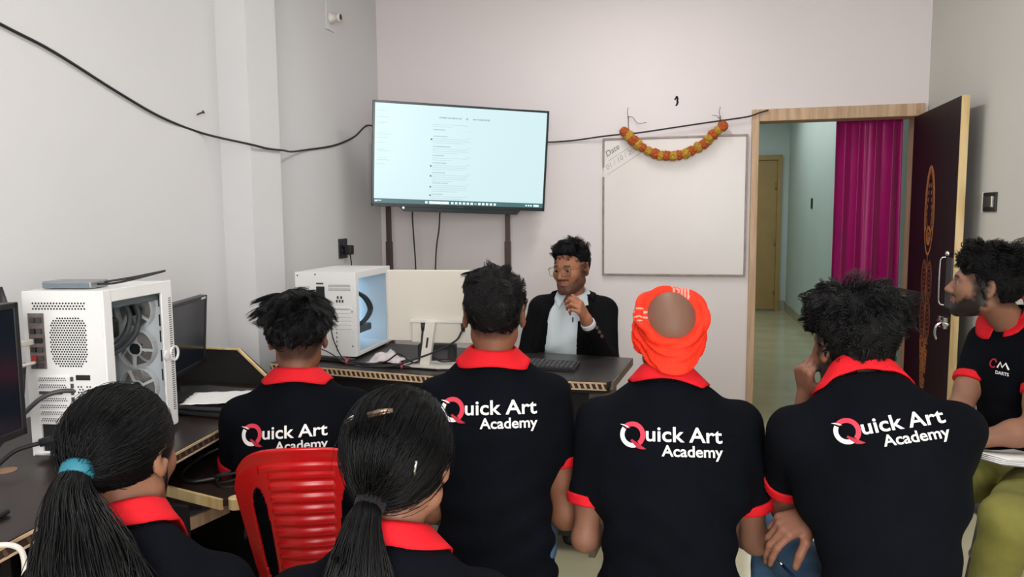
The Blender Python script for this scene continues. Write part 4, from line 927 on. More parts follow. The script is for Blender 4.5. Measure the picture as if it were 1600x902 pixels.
def person(sp):
    pp = Person(); pp.sp = sp
    P = np.array(sp['P'], float); N = np.array(sp['N'], float); pp.P, pp.N = P, N
    u = nrm(N-P); yaw = R(sp['yaw']); r = np.array([math.cos(yaw), math.sin(yaw), 0]); r = nrm(r-u*(r@u)); f = np.cross(u, r); pp.r, pp.f, pp.u = r, f, u
    L = np.linalg.norm(N-P); TB = np.stack([r, f, u], 1); pp.TB = TB
    g = sp.get('girth', 1.0); sw = sp.get('sw', .185); drop = sp.get('drop', .105)
    S = [np.array(s_, float) if s_ is not None else P+TB@V3(sg*sw, .0, L-drop) for sg, s_ in zip((-1, 1), sp.get('S', (None, None)))]
    pp.S = S
    E = [np.array(e, float) for e in sp['E']]; Wr = [np.array(w_, float) for w_ in sp['W']]
    Hc = np.array(sp['Hc'], float); HR = rotm(R(sp['hyaw']), R(sp.get('hpitch', 0)), R(sp.get('hroll', 0))); hs = sp.get('hs', 1.0); pp.Hc, pp.HR, pp.hs = Hc, HR, hs
    K = [np.array(k, float) for k in sp['K']]; A = [np.array(a, float) for a in sp['A']]
    root = np.array([P[0], P[1], 0.]); pp.root = root
    e = empty('person', tuple(root), 0, sp['label'], 'person', sp.get('group')); pp.e = e
    nd = nrm(Hc-N); ar = sp.get('arm', 1.0)
    # ---- torso field
    def torso(X, grow=0.0):
        q = (X-P)@TB; a = .68; qs = q*np.array([1, 1/a, 1]); qs = qs-np.array([0, -.012, 0])
        d = smin(cone(qs, (0, 0, -.10), (0, 0, .20), .172*g, .150*g), cone(qs, (0, 0, .20), (0, 0, L-.19), .150*g, (.172*g)), .05)
        d = smin(d, cone(qs, (0, .0, L-.19), (0, -.01, L-.11), .168*g, .100*g), .06)*.82
        for i, sg in enumerate((-1, 1)):
            sl = (S[i]-P)@TB
            d = smin(d, cone(q, sl+V3(-sg*.010, -.006, -.002), (sg*.050, -.014, L-.014), .048, .046), .035)
            d = smin(d, cone(q, sl+V3(-sg*.045, 0, -.04), sl+V3(-sg*.06, .0, -.15), .066, .078*g), .05)
        d = smin(d, cone(q, (0, -.040, L-.022), (0, -.040, L-.16), .046, .074*g), .05)
        return d-grow
    slv = sp.get('sleeve', .62); sr = sp.get('sleeve_r', .060)
    def sleeve(X, i, grow=0.0):
        c = S[i]+(E[i]-S[i])*(slv+.1); dv = nrm(E[i]-S[i]); cut = S[i]+(E[i]-S[i])*slv
        d = cone(X, S[i]-dv*.012, c, sr*1.02, sr*.93)-grow
        return smax(d, (X-cut)@dv, .006)
    sd = sp.get('seed', 1)
    def folds(X):
        q = (X-P)@TB
        w_ = vnoise(X, 14, sd)*.0035+vnoise(X, 33, sd+3)*.0016
        low = np.clip(1-(q[:, 2]-.0)/.32, 0, 1)
        w_ += low*.0050*np.sin(q[:, 2]*70+6*np.sin(q[:, 0]*9+sd)+3*q[:, 1]*8)
        return w_
    def shirt(X):
        d = torso(X)
        for i in (0, 1): d = smin(d, sleeve(X, i), .028)
        return d+folds(X)
    pp.shirt_full = shirt; pp.torso = torso; pp.folds = folds
    def shirt_open(X):
        d = shirt(X); d = smax(d, -cone(X, N-u*.02, N+nd*.2, .050, .056), .008)
        return smax(d, -((X-P)@u+.125), .01)
    pp.shirt_sdf = shirt_open
    # ---- body field: head, neck, arms, hands and the trunk inside the clothes
    prim = []; hands = []
    for i, sg in enumerate((-1, 1)):
        hsx = sp['hands'][i]
        if hsx is None: hsx = dict(fwd=nrm(Wr[i]-E[i]), palm=V3(0, 0, -1), curl=.3)
        m_, l_ = hand_prims(Wr[i], np.array(hsx['fwd'], float), np.array(hsx['palm'], float), sg, hsx.get('curl', .3), hsx.get('spread', 0), hsx.get('thumb'), hsx.get('s', 1.0), hsx.get('fcurl'))
        hands.append((m_, l_))
    pp.hands = hands
    ho = sp.get('head', {})
    def arms(X):
        d = None
        for i in (0, 1):
            a_ = cone(X, S[i], E[i], .047*ar, .039*ar); a_ = smin(a_, cone(X, S[i]+(E[i]-S[i])*.35, S[i]+(E[i]-S[i])*.7, .044*ar, .040*ar), .02)
            fa = cone(X, E[i], Wr[i], .040*ar, .027*ar); mid = E[i]+(Wr[i]-E[i])*.28; fa = smin(fa, ell(X, mid, (.043*ar,)*3), .03)
            a_ = smin(a_, fa, .02)
            near = np.linalg.norm(X-Wr[i], axis=1) < .26
            if near.any():
                Xn = X[near]; pm = cone(Xn, E[i]+(Wr[i]-E[i])*.9, Wr[i], .028*ar, .025*ar)
                for p_ in hands[i][0]: pm = smin(pm, cone(Xn, *p_), .012)
                for p_ in hands[i][1]: pm = smin(pm, cone(Xn, *p_), .0045)
                a_[near] = smin(a_[near], pm, .012)
            d = a_ if d is None else np.minimum(d, a_)
        return d
    hb = Hc+HR@V3(0, -.018, -.035)*hs
    def body(X):
        q = ((X-Hc)@HR)/hs; near = np.linalg.norm(q, axis=1) < .24
        d = cone(X, N-u*.05, hb, sp.get('neck', .054), sp.get('neck', .054)*.95)
        d = smin(d, torso(X, -.016), .02)
        if near.any(): d[near] = smin(d[near], head_sdf(q[near], ho)*hs, .022)
        d = smin(d, arms(X), .012)
        return d
    ext = np.array([P-u*.15, N, Hc, *S, *E, *Wr]+[l_[1] for h_ in hands for l_ in h_[1]])
    lo = np.minimum(ext.min(0)-.09, Hc-.16); hi = np.maximum(ext.max(0)+.09, Hc+.16)
    hq = sp.get('h', .006)
    v, q = sdf_mesh(body, lo, hi, hq, 'body')
    me = np_mesh('body', v-root, q)
    # pigment: skin, lips, beard, cropped hair
    sk = np.array(sp.get('skin', (.235, .105, .062)))*(np.array([.84, .78, .74]) if sp.get('clothes', 'polo') == 'polo' else 1); c = np.tile(sk, (len(v), 1))*(1+.10*vnoise(v, 45, 2))[:, None]
    hq_ = ((v-Hc)@HR)/hs; inh = np.linalg.norm(hq_, axis=1) < .2
    x, y, z = hq_.T; ax = np.abs(x)
    def mix(c, m, col): m = np.clip(m, 0, 1)[:, None]; return c*(1-m)+np.array(col)*m
    if 'beard' in sp:
        b = sp['beard']; nz = .005*vnoise(hq_, 160, 1)
        jaw = np.clip((-.028-z+nz-.022*np.clip((y-.055)/.02, 0, 1))/.016, 0, 1)*np.clip((y+.006+nz)/.016, 0, 1)*(z > -.14)
        side = np.clip((.030-np.abs(y-.012)+nz)/.016, 0, 1)*np.clip((ax-.050)/.010, 0, 1)*(z < .03)*(z > -.06)
        mus = np.clip((.0085-np.abs(z+.0435)+nz*.4)/.003, 0, 1)*(y > .078)*(ax < .032)
        lipm = (np.abs(z+.0575) < .011)*(ax < .023)*(y > .08)
        bm_ = np.maximum(np.maximum(jaw, side), mus)*(1-lipm)
        onh = np.zeros(len(v)); onh[inh] = np.clip((.012-head_sdf(hq_[inh], ho))/.004, 0, 1); c = mix(c, inh*bm_*b*onh, (.010, .008, .007))
    lip = inh*np.clip((.0115-np.abs(z+.0570))/.004, 0, 1)*np.clip((.022-ax)/.004, 0, 1)*(y > .082)
    c = mix(c, lip*.55, (.20, .055, .045))
    br = inh*np.clip((.0052-np.abs(z-.0275+.10*np.clip(ax-.03, 0, 1)))/.002, 0, 1)*np.clip((.017-np.abs(ax-.031))/.004, 0, 1)*(y > .06)
    c = mix(c, br*.95, (.008, .006, .006))
    if 'stubble' in sp:
        zb, zs, zf, k = sp['stubble']
        zl = np.interp(y, [-.10, -.045, -.01, .03, .09], [zb, zb+.2*(zs-zb), zs, zs+.02, zf])
        m = np.clip((z-zl)/.02+.004*vnoise(hq_, 200, 3)/.02, 0, 1)*(ax < .083)
        c = mix(c, inh*m*k, sp.get('stubcol', (.020, .015, .013)))
    set_col(me, np.clip(c, 0, 1)); bo = link('body', me, M['skin'], e)
    if ho.get('face'):
        for sg in (-1, 1):
            ec = Hc+HR@V3(sg*.0315, .0765, .0035)*hs-root; gz = nrm(HR@V3(0.0, 1, -.02)+np.array(sp.get('gaze', (0, 0, 0))))
            bm = bmesh.new(); bmesh.ops.create_uvsphere(bm, u_segments=20, v_segments=14, radius=.0136*hs)
            mw = bpy.data.meshes.new('eye'); 
            rot = Vector(gz).to_track_quat('Z', 'Y').to_matrix()
            for f_ in bm.faces: f_.material_index = 1 if f_.calc_center_median().z > .0112*hs else 0; f_.smooth = True
            for vv in bm.verts: vv.co = rot @ vv.co+Vector(ec)
            bm.to_mesh(mw); bm.free(); link('eye', mw, [M['eye_w'], M['iris']], e)
    # ---- trousers and shoes
    hipj = [P+TB@V3(sg*.085, .02, -.01) for sg in (-1, 1)]; tg = sp.get('thigh', 1.0)
    def trousers(X):
        q = (X-P)@TB; d = ell(q, (0, .0, .0), (.150*g, .098, .122))
        for i in (0, 1):
            lg = smin(cone(X, hipj[i], K[i], .086*tg, .066*tg), cone(X, K[i], A[i], .064*tg, .055), .03)
            d = smin(d, lg, .035)
        for i in (0, 1): d = smax(d, -cone(X, A[i]-V3(0, 0, .012), A[i]-V3(0, 0, .3), .07, .07), .004)
        return d+.0035*vnoise(X, 20, sd)+.002*vnoise(X, 47, sd+1)
    ext = np.array([P, *K, *A]); v, q = sdf_mesh(trousers, ext.min(0)-.20, ext.max(0)+.20, .010, 'trousers')
    link('trousers', np_mesh('trousers', v-root, q), sp.get('trouser_mat', M['jeans']), e)
    for i in (0, 1):
        fd = K[i]-hipj[i]; fd = nrm(V3(fd[0], fd[1], 0)); sr_ = np.cross(fd, V3(0, 0, 1)); a0 = V3(A[i][0], A[i][1], 0)
        def shoe(X):
            d = cone(X, a0-fd*.045+V3(0, 0, .035), a0+fd*.15+V3(0, 0, .028), .042, .040); d = smin(d, cone(X, a0-fd*.03+V3(0, 0, .05), A[i]-V3(0, 0, .0), .043, .042), .03)
            return smax(d, .001-X[:, 2], .004)
        v, q = sdf_mesh(shoe, np.minimum(a0, A[i])-V3(.26, .26, .02), np.maximum(a0, A[i])+V3(.26, .26, .07), .009, 'shoe')
        link('shoe', np_mesh('shoe', v-root, q), M['shoe'], e)
    # ---- upper clothes
    if sp.get('clothes', 'polo') == 'polo':
        ext = np.array([P-u*.15, N, *S, *[S[i]+(E[i]-S[i])*(slv+.05) for i in (0, 1)]])
        v, q = sdf_mesh(shirt_open, ext.min(0)-.20, ext.max(0)+.20, .008, 'shirt')
        so = link('polo_shirt', np_mesh('polo_shirt', v-root, q), M['shirt'], e); so['label'] = 'black polo shirt with red collar and sleeve bands'
        pp.shirt_obj = so
        for i in (0, 1):                                           # red sleeve bands
            dv = nrm(E[i]-S[i]); c0 = S[i]+(E[i]-S[i])*slv
            def band(X):
                d = np.maximum(cone(X, S[i]-dv*.012, S[i]+(E[i]-S[i])*(slv+.1), sr*1.02, sr*.93)-.0042+folds(X), np.abs((X-c0)@dv-.004+0*X[:, 0])-.0145)
                return d
            v, q = sdf_mesh(band, c0-.09, c0+.09, .0045, 'band')
            link('sleeve_band', np_mesh('sleeve_band', v-root, q), M['redtrim'], so)
        collar(pp, so, M['redtrim'], sp.get('collar', {}))
    pp.nd, pp.hipj, pp.E, pp.W = nd, hipj, E, Wr
    return pp

def collar(pp, parent, m, o):
    """fold-over collar: stand round the neck, then a fall that lies on the shirt"""
    P, N, r, f, u = pp.P, pp.N, pp.r, pp.f, pp.u; nd = nrm(pp.Hc-pp.HR@V3(0, .02, .03)-N)
    rn = o.get('rn', .064); hgt = o.get('h', .046); fall = o.get('fall', .036); pt = o.get('point', .03); gap = o.get('gap', 20); drop = o.get('drop', .0)
    n = 64; th_ = np.linspace(R(gap), R(360-gap), n+1)                        # 0 = front
    ux = nrm(r-nd*(r@nd)); uy = np.cross(nd, ux)
    c0 = N+nd*.0
    rows = []
    ca, sa = np.cos(th_), np.sin(th_)
    def ringp(rad, hh, ys=1.0): return c0+(rad[:, None] if np.ndim(rad) else rad)*(np.outer(sa, ux)+np.outer(ca, uy)*ys)+np.outer(np.ones(n+1)*hh if not np.ndim(hh) else hh, nd)
    back = (1-ca)/2
    top = hgt*(.50+.50*back)+.012
    rows.append(ringp(rn-.004, top-hgt*.9)); rows.append(ringp(rn-.004, top-.004)); rows.append(ringp(rn, top)); rows.append(ringp(rn+.006, top-.005))
    fr_ = np.clip((ca-.2)/.8, 0, 1); side_ = sa*sa
    for k in (.25, .5, .75, 1.0):
        ro = rn+.008+(.010+(fall-.012)*side_)*k+pt*fr_**2*k
        pr = ringp(ro, top-.004, 1.0); pr = quad_project(pp.shirt_full, pr, -u, hgt*(.72+.35*side_)*o.get('reach', 1.0)+.07*fr_, .0045+.004*(1-k), 50)
        if k < 1: rows.append((k, pr))
        else: end = pr
    fold = rows[3]; seq = rows[:4]
    for k, pr in rows[4:]:
        s_ = fold*(1-k)+end*k; d = pp.shirt_full(s_); push = np.clip(.0045-d, 0, .03); s_ = s_+push[:, None]*u; seq.append(s_)
    seq.append(end)
    V = np.stack(seq, 0); m_ = len(seq)
    vv = V.reshape(-1, 3)-pp.root; fs = [(j*(n+1)+i, j*(n+1)+i+1, (j+1)*(n+1)+i+1, (j+1)*(n+1)+i) for j in range(m_-1) for i in range(n)]
    me = np_mesh('collar', vv, np.array(fs)); ob = link(o.get('name', 'collar'), me, m, parent)
    md = ob.modifiers.new('th', 'SOLIDIFY'); md.thickness = .003; md.offset = 0
    return ob

# ---------------------------------------------------------------- hair
def hair_cap(q, o):
    c = o.get('c', (0, -.016, .040)); rr = o.get('r', (.086, .106, .106))
    d = ell(q, c, rr)
    for (ec, er) in o.get('add', ()): d = smin(d, ell(q, ec, er), .025)
    zb, zs, zf = o.get('line', (-.055, .012, .062))
    zl = np.interp(q[:, 1], [-.11, -.055, -.012, .025, .055, .10], [zb, zb+.12*(zs-zb), zs, zs+.012, zf-.015, zf])
    d = smax(d, (zl-q[:, 2])*.8, .008)
    return d+o.get('amp', .004)*vnoise(q, o.get('ns', 60), o.get('seed', 0))
def short_hair(pp, o, name='hair'):
    """cropped or tousled hair: a cap of hair mass with many tapered locks growing from it"""
    Hc, HR, hs, root = pp.Hc, pp.HR, pp.hs, pp.root; rng = np.random.default_rng(o.get('seed', 1))
    v, q = sdf_mesh(lambda X: hair_cap(X, o), (-.14, -.16, -.12), (.14, .16, .20), .005, 'cap')
    n = o.get('n', 2600)*2; S_ = 6
    zb, zs, zf = o.get('line', (-.055, .012, .062))
    p, nn = sample_surface(v, q, n, rng, lambda c: np.clip((c[:, 2]-zb)/.03, .15, 1)*(np.linalg.norm(c-np.array([0, -.02, .03]), axis=1) > .07))
    sgn = np.sign((nn*(p-np.array([0, -.02, .03]))).sum(1)); nn = nn*sgn[:, None]
    p = p-nn*.003
    top = np.clip((p[:, 2]-.03)/.09, 0, 1)
    ln = (o.get('len_side', .018)+(o.get('len_top', .05)-o.get('len_side', .018))*top)*rng.uniform(.55, 1.25, n)
    comb = np.array(o.get('comb', (0, .3, 0)))
    swirl = o.get('swirl', 0)
    ca = np.array(o.get('crown', (0, -.07, .11)))
    rel = p-ca; tang = rel-nn*(rel*nn).sum(1, keepdims=True); tang /= np.maximum(.02, np.linalg.norm(tang, axis=1, keepdims=True))
    sw_ = np.cross(nn, tang)
    path = np.zeros((n, S_, 3)); path[:, 0] = p; d = None; mess = o.get('mess', .5)
    nc = o.get('clumps', 150); ci = rng.choice(n, nc, replace=False); near_ = np.argmin(((p[:, None, :]-p[ci][None])**2).sum(2), 1); lead = ci[near_]
    nz = (rng.normal(0, 1, (nc, 3))*mess*.62)[near_]+np.stack([vnoise(p, 30, k+o.get('seed', 0)) for k in (1, 2, 3)], 1)*mess*.4+rng.normal(0, 1, (n, 3))*mess*.10
    ln = .45*ln+.55*ln[lead]
    lift = o.get('lift', .5)
    for j in range(1, S_):
        t = j/(S_-1)
        dv = nn*(lift*(1-.75*t))+tang*o.get('flow', .7)+sw_*swirl+comb+nz*(.5+t)+np.array([0, 0, -o.get('grav', .5)*t])
        if o.get('curl'): ph = rng.uniform(0, 6.28, n) if j == 1 else ph; cfreq = 5.5; dv = dv+o['curl']*(np.cos(ph+cfreq*t)[:, None]*tang+np.sin(ph+cfreq*t)[:, None]*nn)
        dv /= np.linalg.norm(dv, axis=1, keepdims=True)
        path[:, j] = path[:, j-1]+dv*(ln/(S_-1))[:, None]
        dd = ell(path[:, j], (0, -.014, .034), (.080, .101, .095)); path[:, j] += nn*np.clip(.001-dd, 0, .02)[:, None]
    tt_ = np.linspace(0, 1, S_)[None, :, None]; path = path+(path[lead]-path)*(.55*tt_**1.5)
    rad = o.get('rad', .0016)*.72*np.linspace(1, .25, S_)[None]*rng.uniform(.6, 1.3, (n, 1))
    sv, sq = strands(path, rad, 'strands')
    V = np.concatenate([v, sv]); Q = np.concatenate([q, sq+len(v)])
    V = Hc+(V*hs)@HR.T-root
    me = np_mesh(name, V, Q); mi = np.ones(len(Q), np.int32); mi[:len(q)] = 0; me.polygons.foreach_set('material_index', mi)
    return link(name, me, [M['hair_mass'], M['hair']], pp.e)
def pony_hair(pp, o):
    """long hair combed back to a tie, then a loose tail. tie and tail in world space"""
    Hc, HR, hs, root = pp.Hc, pp.HR, pp.hs, pp.root; rng = np.random.default_rng(o.get('seed', 1))
    toH = lambda X: ((np.asarray(X, float)-Hc)@HR)/hs
    tie = toH(o['tie']); tail = [toH(t) for t in o['tail']]; tr_ = o['tail_r']
    def cap(X):
        d = hair_cap(X, o); d = smin(d, cone(X, tie*.72+V3(0, -.0, .0), tie, .040, .020), .03)
        for k, (a, b) in enumerate(zip(tail, tail[1:])): d = smin(d, cone(X, a, b, tr_[k]*.72, tr_[k+1]*.72), .008)
        return d+.0016*np.sin(np.arctan2(X[:, 0]-tie[0], X[:, 2]-tie[2])*34)*np.clip((np.linalg.norm(X-tie, axis=1)-.02)/.05, 0, 1)
    al = np.array(tail); lo = np.minimum(al.min(0)-.09, -.16); hi = np.maximum(al.max(0)+.09, .18)
    v, q = sdf_mesh(cap, lo, hi, .006, 'cap')
    n = o.get('n', 2200); S_ = 12
    tw_ = lambda c: (np.linalg.norm(c-np.array([0, -.014, .034]), axis=1) < .135)*1.0
    p, nn = sample_surface(v, q, n, rng, tw_)
    cc = np.array(o.get('c', (0, -.016, .040))); rr = np.array(o.get('r', (.086, .106, .106)))
    ts = np.linspace(0, 1, S_)
    # lines combed over the skull towards the tie
    tgt = tie+rng.normal(0, 1, (n, 3))*.010
    a = (p-cc)/rr; b = (tgt-cc)/rr; la = np.linalg.norm(a, axis=1, keepdims=True); lb = np.linalg.norm(b, axis=1, keepdims=True)
    ad, bd = a/la, b/lb; om = np.arccos(np.clip((ad*bd).sum(1, keepdims=True), -.98, 1)); so = np.sin(om)+1e-6
    frac = rng.uniform(.35, 1.0, (n, 1))
    path = np.zeros((n, S_, 3))
    for j, t in enumerate(ts):
        tt = t*frac; dirv = (np.sin((1-tt)*om)*ad+np.sin(tt*om)*bd)/so; lenv = la*(1-tt)+lb*tt
        path[:, j] = cc+dirv*rr*np.maximum(lenv, 1.0+.012)+nn*0
    path += np.stack([vnoise(path.reshape(-1, 3), 55, k).reshape(n, S_) for k in range(3)], -1)*.0016
    path += rng.normal(0, .0006, (n, 1, 3))
    sv1, sq1 = strands(path, .00062*np.linspace(.6, 1, S_)[None]*rng.uniform(.6, 1.3, (n, 1)), 's')
    # tail locks
    m = o.get('nt', 1500); S2 = 16; tc = np.array([list(x) for x in cr([tuple(t) for t in tail], 10)])
    cl = np.concatenate([[0], np.cumsum(np.linalg.norm(np.diff(tc, axis=0), axis=1))]); cl /= cl[-1]
    tr2 = np.interp(cl, np.linspace(0, 1, len(tr_)), tr_)
    ph = rng.uniform(0, 6.283, m); rad_ = np.sqrt(rng.uniform(.25, 1, m)); t0 = rng.uniform(0, .35, m)*(rng.random(m) < .6); t1 = np.clip(t0+rng.uniform(.4, 1.0, m), 0, 1.06)
    path = np.zeros((m, S2, 3)); wav = rng.normal(0, 1, (m, 3)); f1 = rng.uniform(3, 8, m); f0 = rng.uniform(0, 6, m); flare = rng.uniform(.9, 1.22, m)
    for j in range(S2):
        t = t0+(t1-t0)*j/(S2-1); tcl = np.clip(t, 0, 1)
        pos = np.stack([np.interp(tcl, cl, tc[:, k]) for k in range(3)], 1); tg_ = np.stack([np.interp(np.clip(tcl+.02, 0, 1), cl, tc[:, k])-np.interp(np.clip(tcl-.02, 0, 1), cl, tc[:, k]) for k in range(3)], 1)
        tg_ /= np.maximum(1e-6, np.linalg.norm(tg_, axis=1, keepdims=True))
        A_ = np.cross(tg_, np.array([.3, 1, .2])); A_ /= np.linalg.norm(A_, axis=1, keepdims=True); B_ = np.cross(tg_, A_)
        rr_ = np.interp(tcl, cl, tr2)*rad_*(1+(flare-1)*tcl)
        tw2 = ph+.7*tcl*o.get('twist', 1)
        path[:, j] = pos+A_*(rr_*np.cos(tw2))[:, None]+B_*(rr_*np.sin(tw2))[:, None]+wav*(o.get('wave', .005)*np.sin(f0+f1*tcl)*tcl)[:, None]+tg_*(np.maximum(t-1, 0)*.3)[:, None]
    sv2, sq2 = strands(path, .00095*np.interp(np.linspace(0, 1, S2), [0, .1, .7, 1], [.6, 1, .9, .15])[None]*rng.uniform(.6, 1.4, (m, 1)), 's')
    # stray hairs
    k_ = o.get('stray', 120); p, nn = sample_surface(v, q, k_, rng, tw_); S3 = 8; path = np.zeros((k_, S3, 3)); path[:, 0] = p; dv0 = nrm(tie)-p; 
    for j in range(1, S3): path[:, j] = path[:, j-1]+(nn*.004*(1-j/S3)+np.cross(nn, rng.normal(0, 1, (k_, 3)))*.002+(tie-p)*.05)
    sv3, sq3 = strands(path, .0005*np.linspace(1, .4, S3)[None]*np.ones((k_, 1)), 's')
    V = np.concatenate([v, sv1, sv2, sv3]); Q = np.concatenate([q, sq1+len(v), sq2+len(v)+len(sv1), sq3+len(v)+len(sv1)+len(sv2)])
    me = np_mesh('hair', Hc+(V*hs)@HR.T-root, Q); mi = np.ones(len(Q), np.int32); mi[:len(q)] = 0; me.polygons.foreach_set('material_index', mi)
    ob = link('hair', me, [M['hair_mass'], M['hair']], pp.e)
    # hair tie round the root of the tail
    t0_, t1_ = tail[0], tail[1]; dv = nrm(t1_-t0_); rt = tr_[0]
    tm_ = o.get('tie_len', .03)
    prof = [(rt+.003, -tm_/2), (rt+.007, -tm_*.3), (rt+.0075, 0), (rt+.007, tm_*.3), (rt+.003, tm_/2)]
    quat = Vector(dv).to_track_quat('Z', 'Y').to_matrix().to_4x4()
    b = MB().lathe(prof, 28, M=Matrix.Translation(Vector(t0_+dv*.004)) @ quat); b.f = b.f[:-2]; b.mi = b.mi[:-2]
    b.v = [tuple(Hc+HR@(np.array(x)*hs)-root) for x in b.v]
    to = b.build('hair_tie', o['tie_mat'], pp.e, smooth=True); to.modifiers.new('th', 'SOLIDIFY').thickness = .003
    to['label'] = o['tie_label']
    return ob
# ---------------------------------------------------------------- the cast
def seat_legs(pel, yawdeg, spread=.13, reach=.42, kz=.47, shin=.02):
    y_ = R(yawdeg); fw_ = V3(-math.sin(y_), math.cos(y_), 0); rt_ = V3(math.cos(y_), math.sin(y_), 0)
    K = [np.array([pel[0], pel[1], 0])+fw_*reach+rt_*s*spread+V3(0, 0, kz) for s in (-1, 1)]
    A = [k+fw_*shin+V3(0, 0, .09-k[2]) for k in K]
    return K, A
BLACKPOLO = 'black polo shirt with red collar'
def lap_arms(E_, yawdeg, fwd=.19, inw=.10, dz=-.02):
    y_ = R(yawdeg); fw_ = V3(-math.sin(y_), math.cos(y_), 0); rt_ = V3(math.cos(y_), math.sin(y_), 0)
    return [E_[i]+fw_*fwd-rt_*s*inw+V3(0, 0, dz) for i, s in enumerate((-1, 1))]
# ---- centre student
d = 2.12; yw = 13
P_ = P3(776, 850, 2.06); P_[2] = .49; N_ = P3(770, 566, 2.13)
E_ = [P3(675, 795, 2.08), P3(884, 805, 2.12)]; W_ = lap_arms(E_, yw)
K_, A_ = seat_legs(P_, yw)
pc_ = person(dict(label='person in a black polo with tousled hair and a pale parting, before the cream monitor', group='students in black polo shirts', P=P_, N=N_, yaw=yw, sw=.168, girth=.98, Hc=P3(772, 494, 2.12), hyaw=11, hpitch=-4, E=E_, W=W_, hands=(None, None), K=K_, A=A_, seed=2, stubble=(-.075, -.03, .05, .75), head=dict(ear=1.15, jaw=.82), sleeve=.52, sleeve_r=.055, collar=dict(rn=.066, h=.046)))
put_logo(pc_, .265, (-.012, .362), pc_.shirt_obj)
short_hair(pc_, dict(seed=5, line=(-.080, .034, .06), r=(.084, .106, .100), c=(0, -.018, .043), add=[((-.015, .02, .085), (.072, .07, .055))], len_top=.048, len_side=.020, lift=.26, flow=.75, swirl=.45, comb=(.25, .10, 0), mess=.32, grav=.4, n=3000, rad=.0017, clumps=190, crown=(.014, -.098, .070)))
# ---- left student on the red chair
yw = 21
P_ = P3(470, 800, 2.24); P_[2] = .47; N_ = P3(465, 596, 2.30)
E_ = [P3(366, 760, 2.36), P3(566, 760, 2.36)]; W_ = lap_arms(E_, yw, .2, .08)
K_, A_ = seat_legs(P_, 14, .12, .40)
pl_ = person(dict(label='person in a black polo with spiky hair sitting on the red chair', group='students in black polo shirts', P=P_, N=N_, yaw=yw, sw=.172, Hc=P3(466, 530, 2.31), hyaw=23, hpitch=-10, E=E_, W=W_, hands=(None, None), K=K_, A=A_, seed=4, stubble=(-.085, -.03, .05, .80), head=dict(ear=1.05, jaw=.82), sleeve=.62, collar=dict(rn=.066, h=.044)))
put_logo(pl_, .252, (-.028, .272), pl_.shirt_obj)
short_hair(pl_, dict(seed=8, line=(-.030, .044, .06), r=(.096, .110, .102), c=(0, -.016, .050), add=[((-.02, .02, .092), (.085, .08, .055)), ((0, -.07, .04), (.080, .045, .06))], len_top=.075, len_side=.020, lift=.45, flow=.7, comb=(-.05, -.15, -.05), mess=.42, grav=.40, n=3200, rad=.0016, clumps=170, crown=(.0, -.03, .14)))
# ---- student in the orange head wrap
yw = 2
P_ = P3(1045, 860, 1.92); P_[2] = .47; N_ = P3(1042, 602, 2.02)
E_ = [P3(914, 842, 2.0), P3(1180, 846, 2.0)]; W_ = lap_arms(E_, yw, .20, .07)
K_, A_ = seat_legs(P_, yw)
pt_ = person(dict(label='person in a black polo wearing an orange-red head wrap open at the crown', group='students in black polo shirts', P=P_, N=N_, yaw=yw, sw=.186, girth=1.08, arm=.86, Hc=P3(1046, 528, 2.05), hyaw=6, hpitch=-14, hroll=0, E=E_, W=W_, hands=(None, None), K=K_, A=A_, seed=6, stubble=(-.10, -.05, .02, .55), stubcol=(.13, .075, .055), skin=(.25, .125, .082), sleeve=.64, sleeve_r=.062, drop=.112, collar=dict(rn=.068, h=.050)))
put_logo(pt_, .258, (.006, .338), pt_.shirt_obj)
# ---- big student on the right, chin on his left hand, pen in his right
yw = -12
P_ = P3(1402, 880, 1.66); P_[2] = .47; N_ = P3(1352, 606, 1.80)
K_, A_ = seat_legs(P_, 0, .15, .42)
K_[0] = P3(1212, 840, 2.14); A_[0] = V3(K_[0][0]-.02, K_[0][1]+.03, .09)
E_ = [P3(1230, 795, 1.97), P3(1440, 830, 1.98)]; W_ = [P3(1262, 622, 1.96), P3(1272, 806, 1.85)]
pb_ = person(dict(label='person in a black polo with thick hair, chin on fist, holding a pen', group='students in black polo shirts', P=P_, N=N_, yaw=yw, sw=.176, girth=.93, Hc=P3(1330, 543, 1.87), hyaw=22, hpitch=-6, hroll=-3, hs=1.02, E=E_, W=W_,
    hands=(dict(fwd=P3(1254, 570, 1.93)-W_[0], palm=V3(.5, .2, .4), curl=1.1, s=1.0), dict(fwd=P3(1226, 822, 1.83)-W_[1], palm=V3(-.15, .35, -1), curl=.5, fcurl=((.75, .45, .15), (.85, .5, .2), (.9, .6, .2), (.95, .6, .3)), thumb=(.55, .9, .5), s=1.12)),
    K=K_, A=A_, seed=9, h=.005, beard=.95, stubble=(-.085, -.03, .05, .85), head=dict(ear=1.05), sleeve=.60, sleeve_r=.064, drop=.112, skin=(.24, .115, .075), collar=dict(rn=.072, h=.052, fall=.040, reach=1.4)))
put_logo(pb_, .236, (.036, .43), pb_.shirt_obj, 8)
short_hair(pb_, dict(seed=12, line=(-.055, .044, .06), r=(.088, .112, .106), c=(.0, -.022, .046), add=[((-.01, .03, .09), (.076, .08, .055)), ((.045, -.045, .08), (.06, .07, .065))], amp=.006, ns=48, len_top=.052, len_side=.026, lift=.38, flow=.5, comb=(.15, .1, .1), mess=.5, grav=.35, n=3200, rad=.0019, clumps=200, crown=(0, -.05, .13), curl=.35))
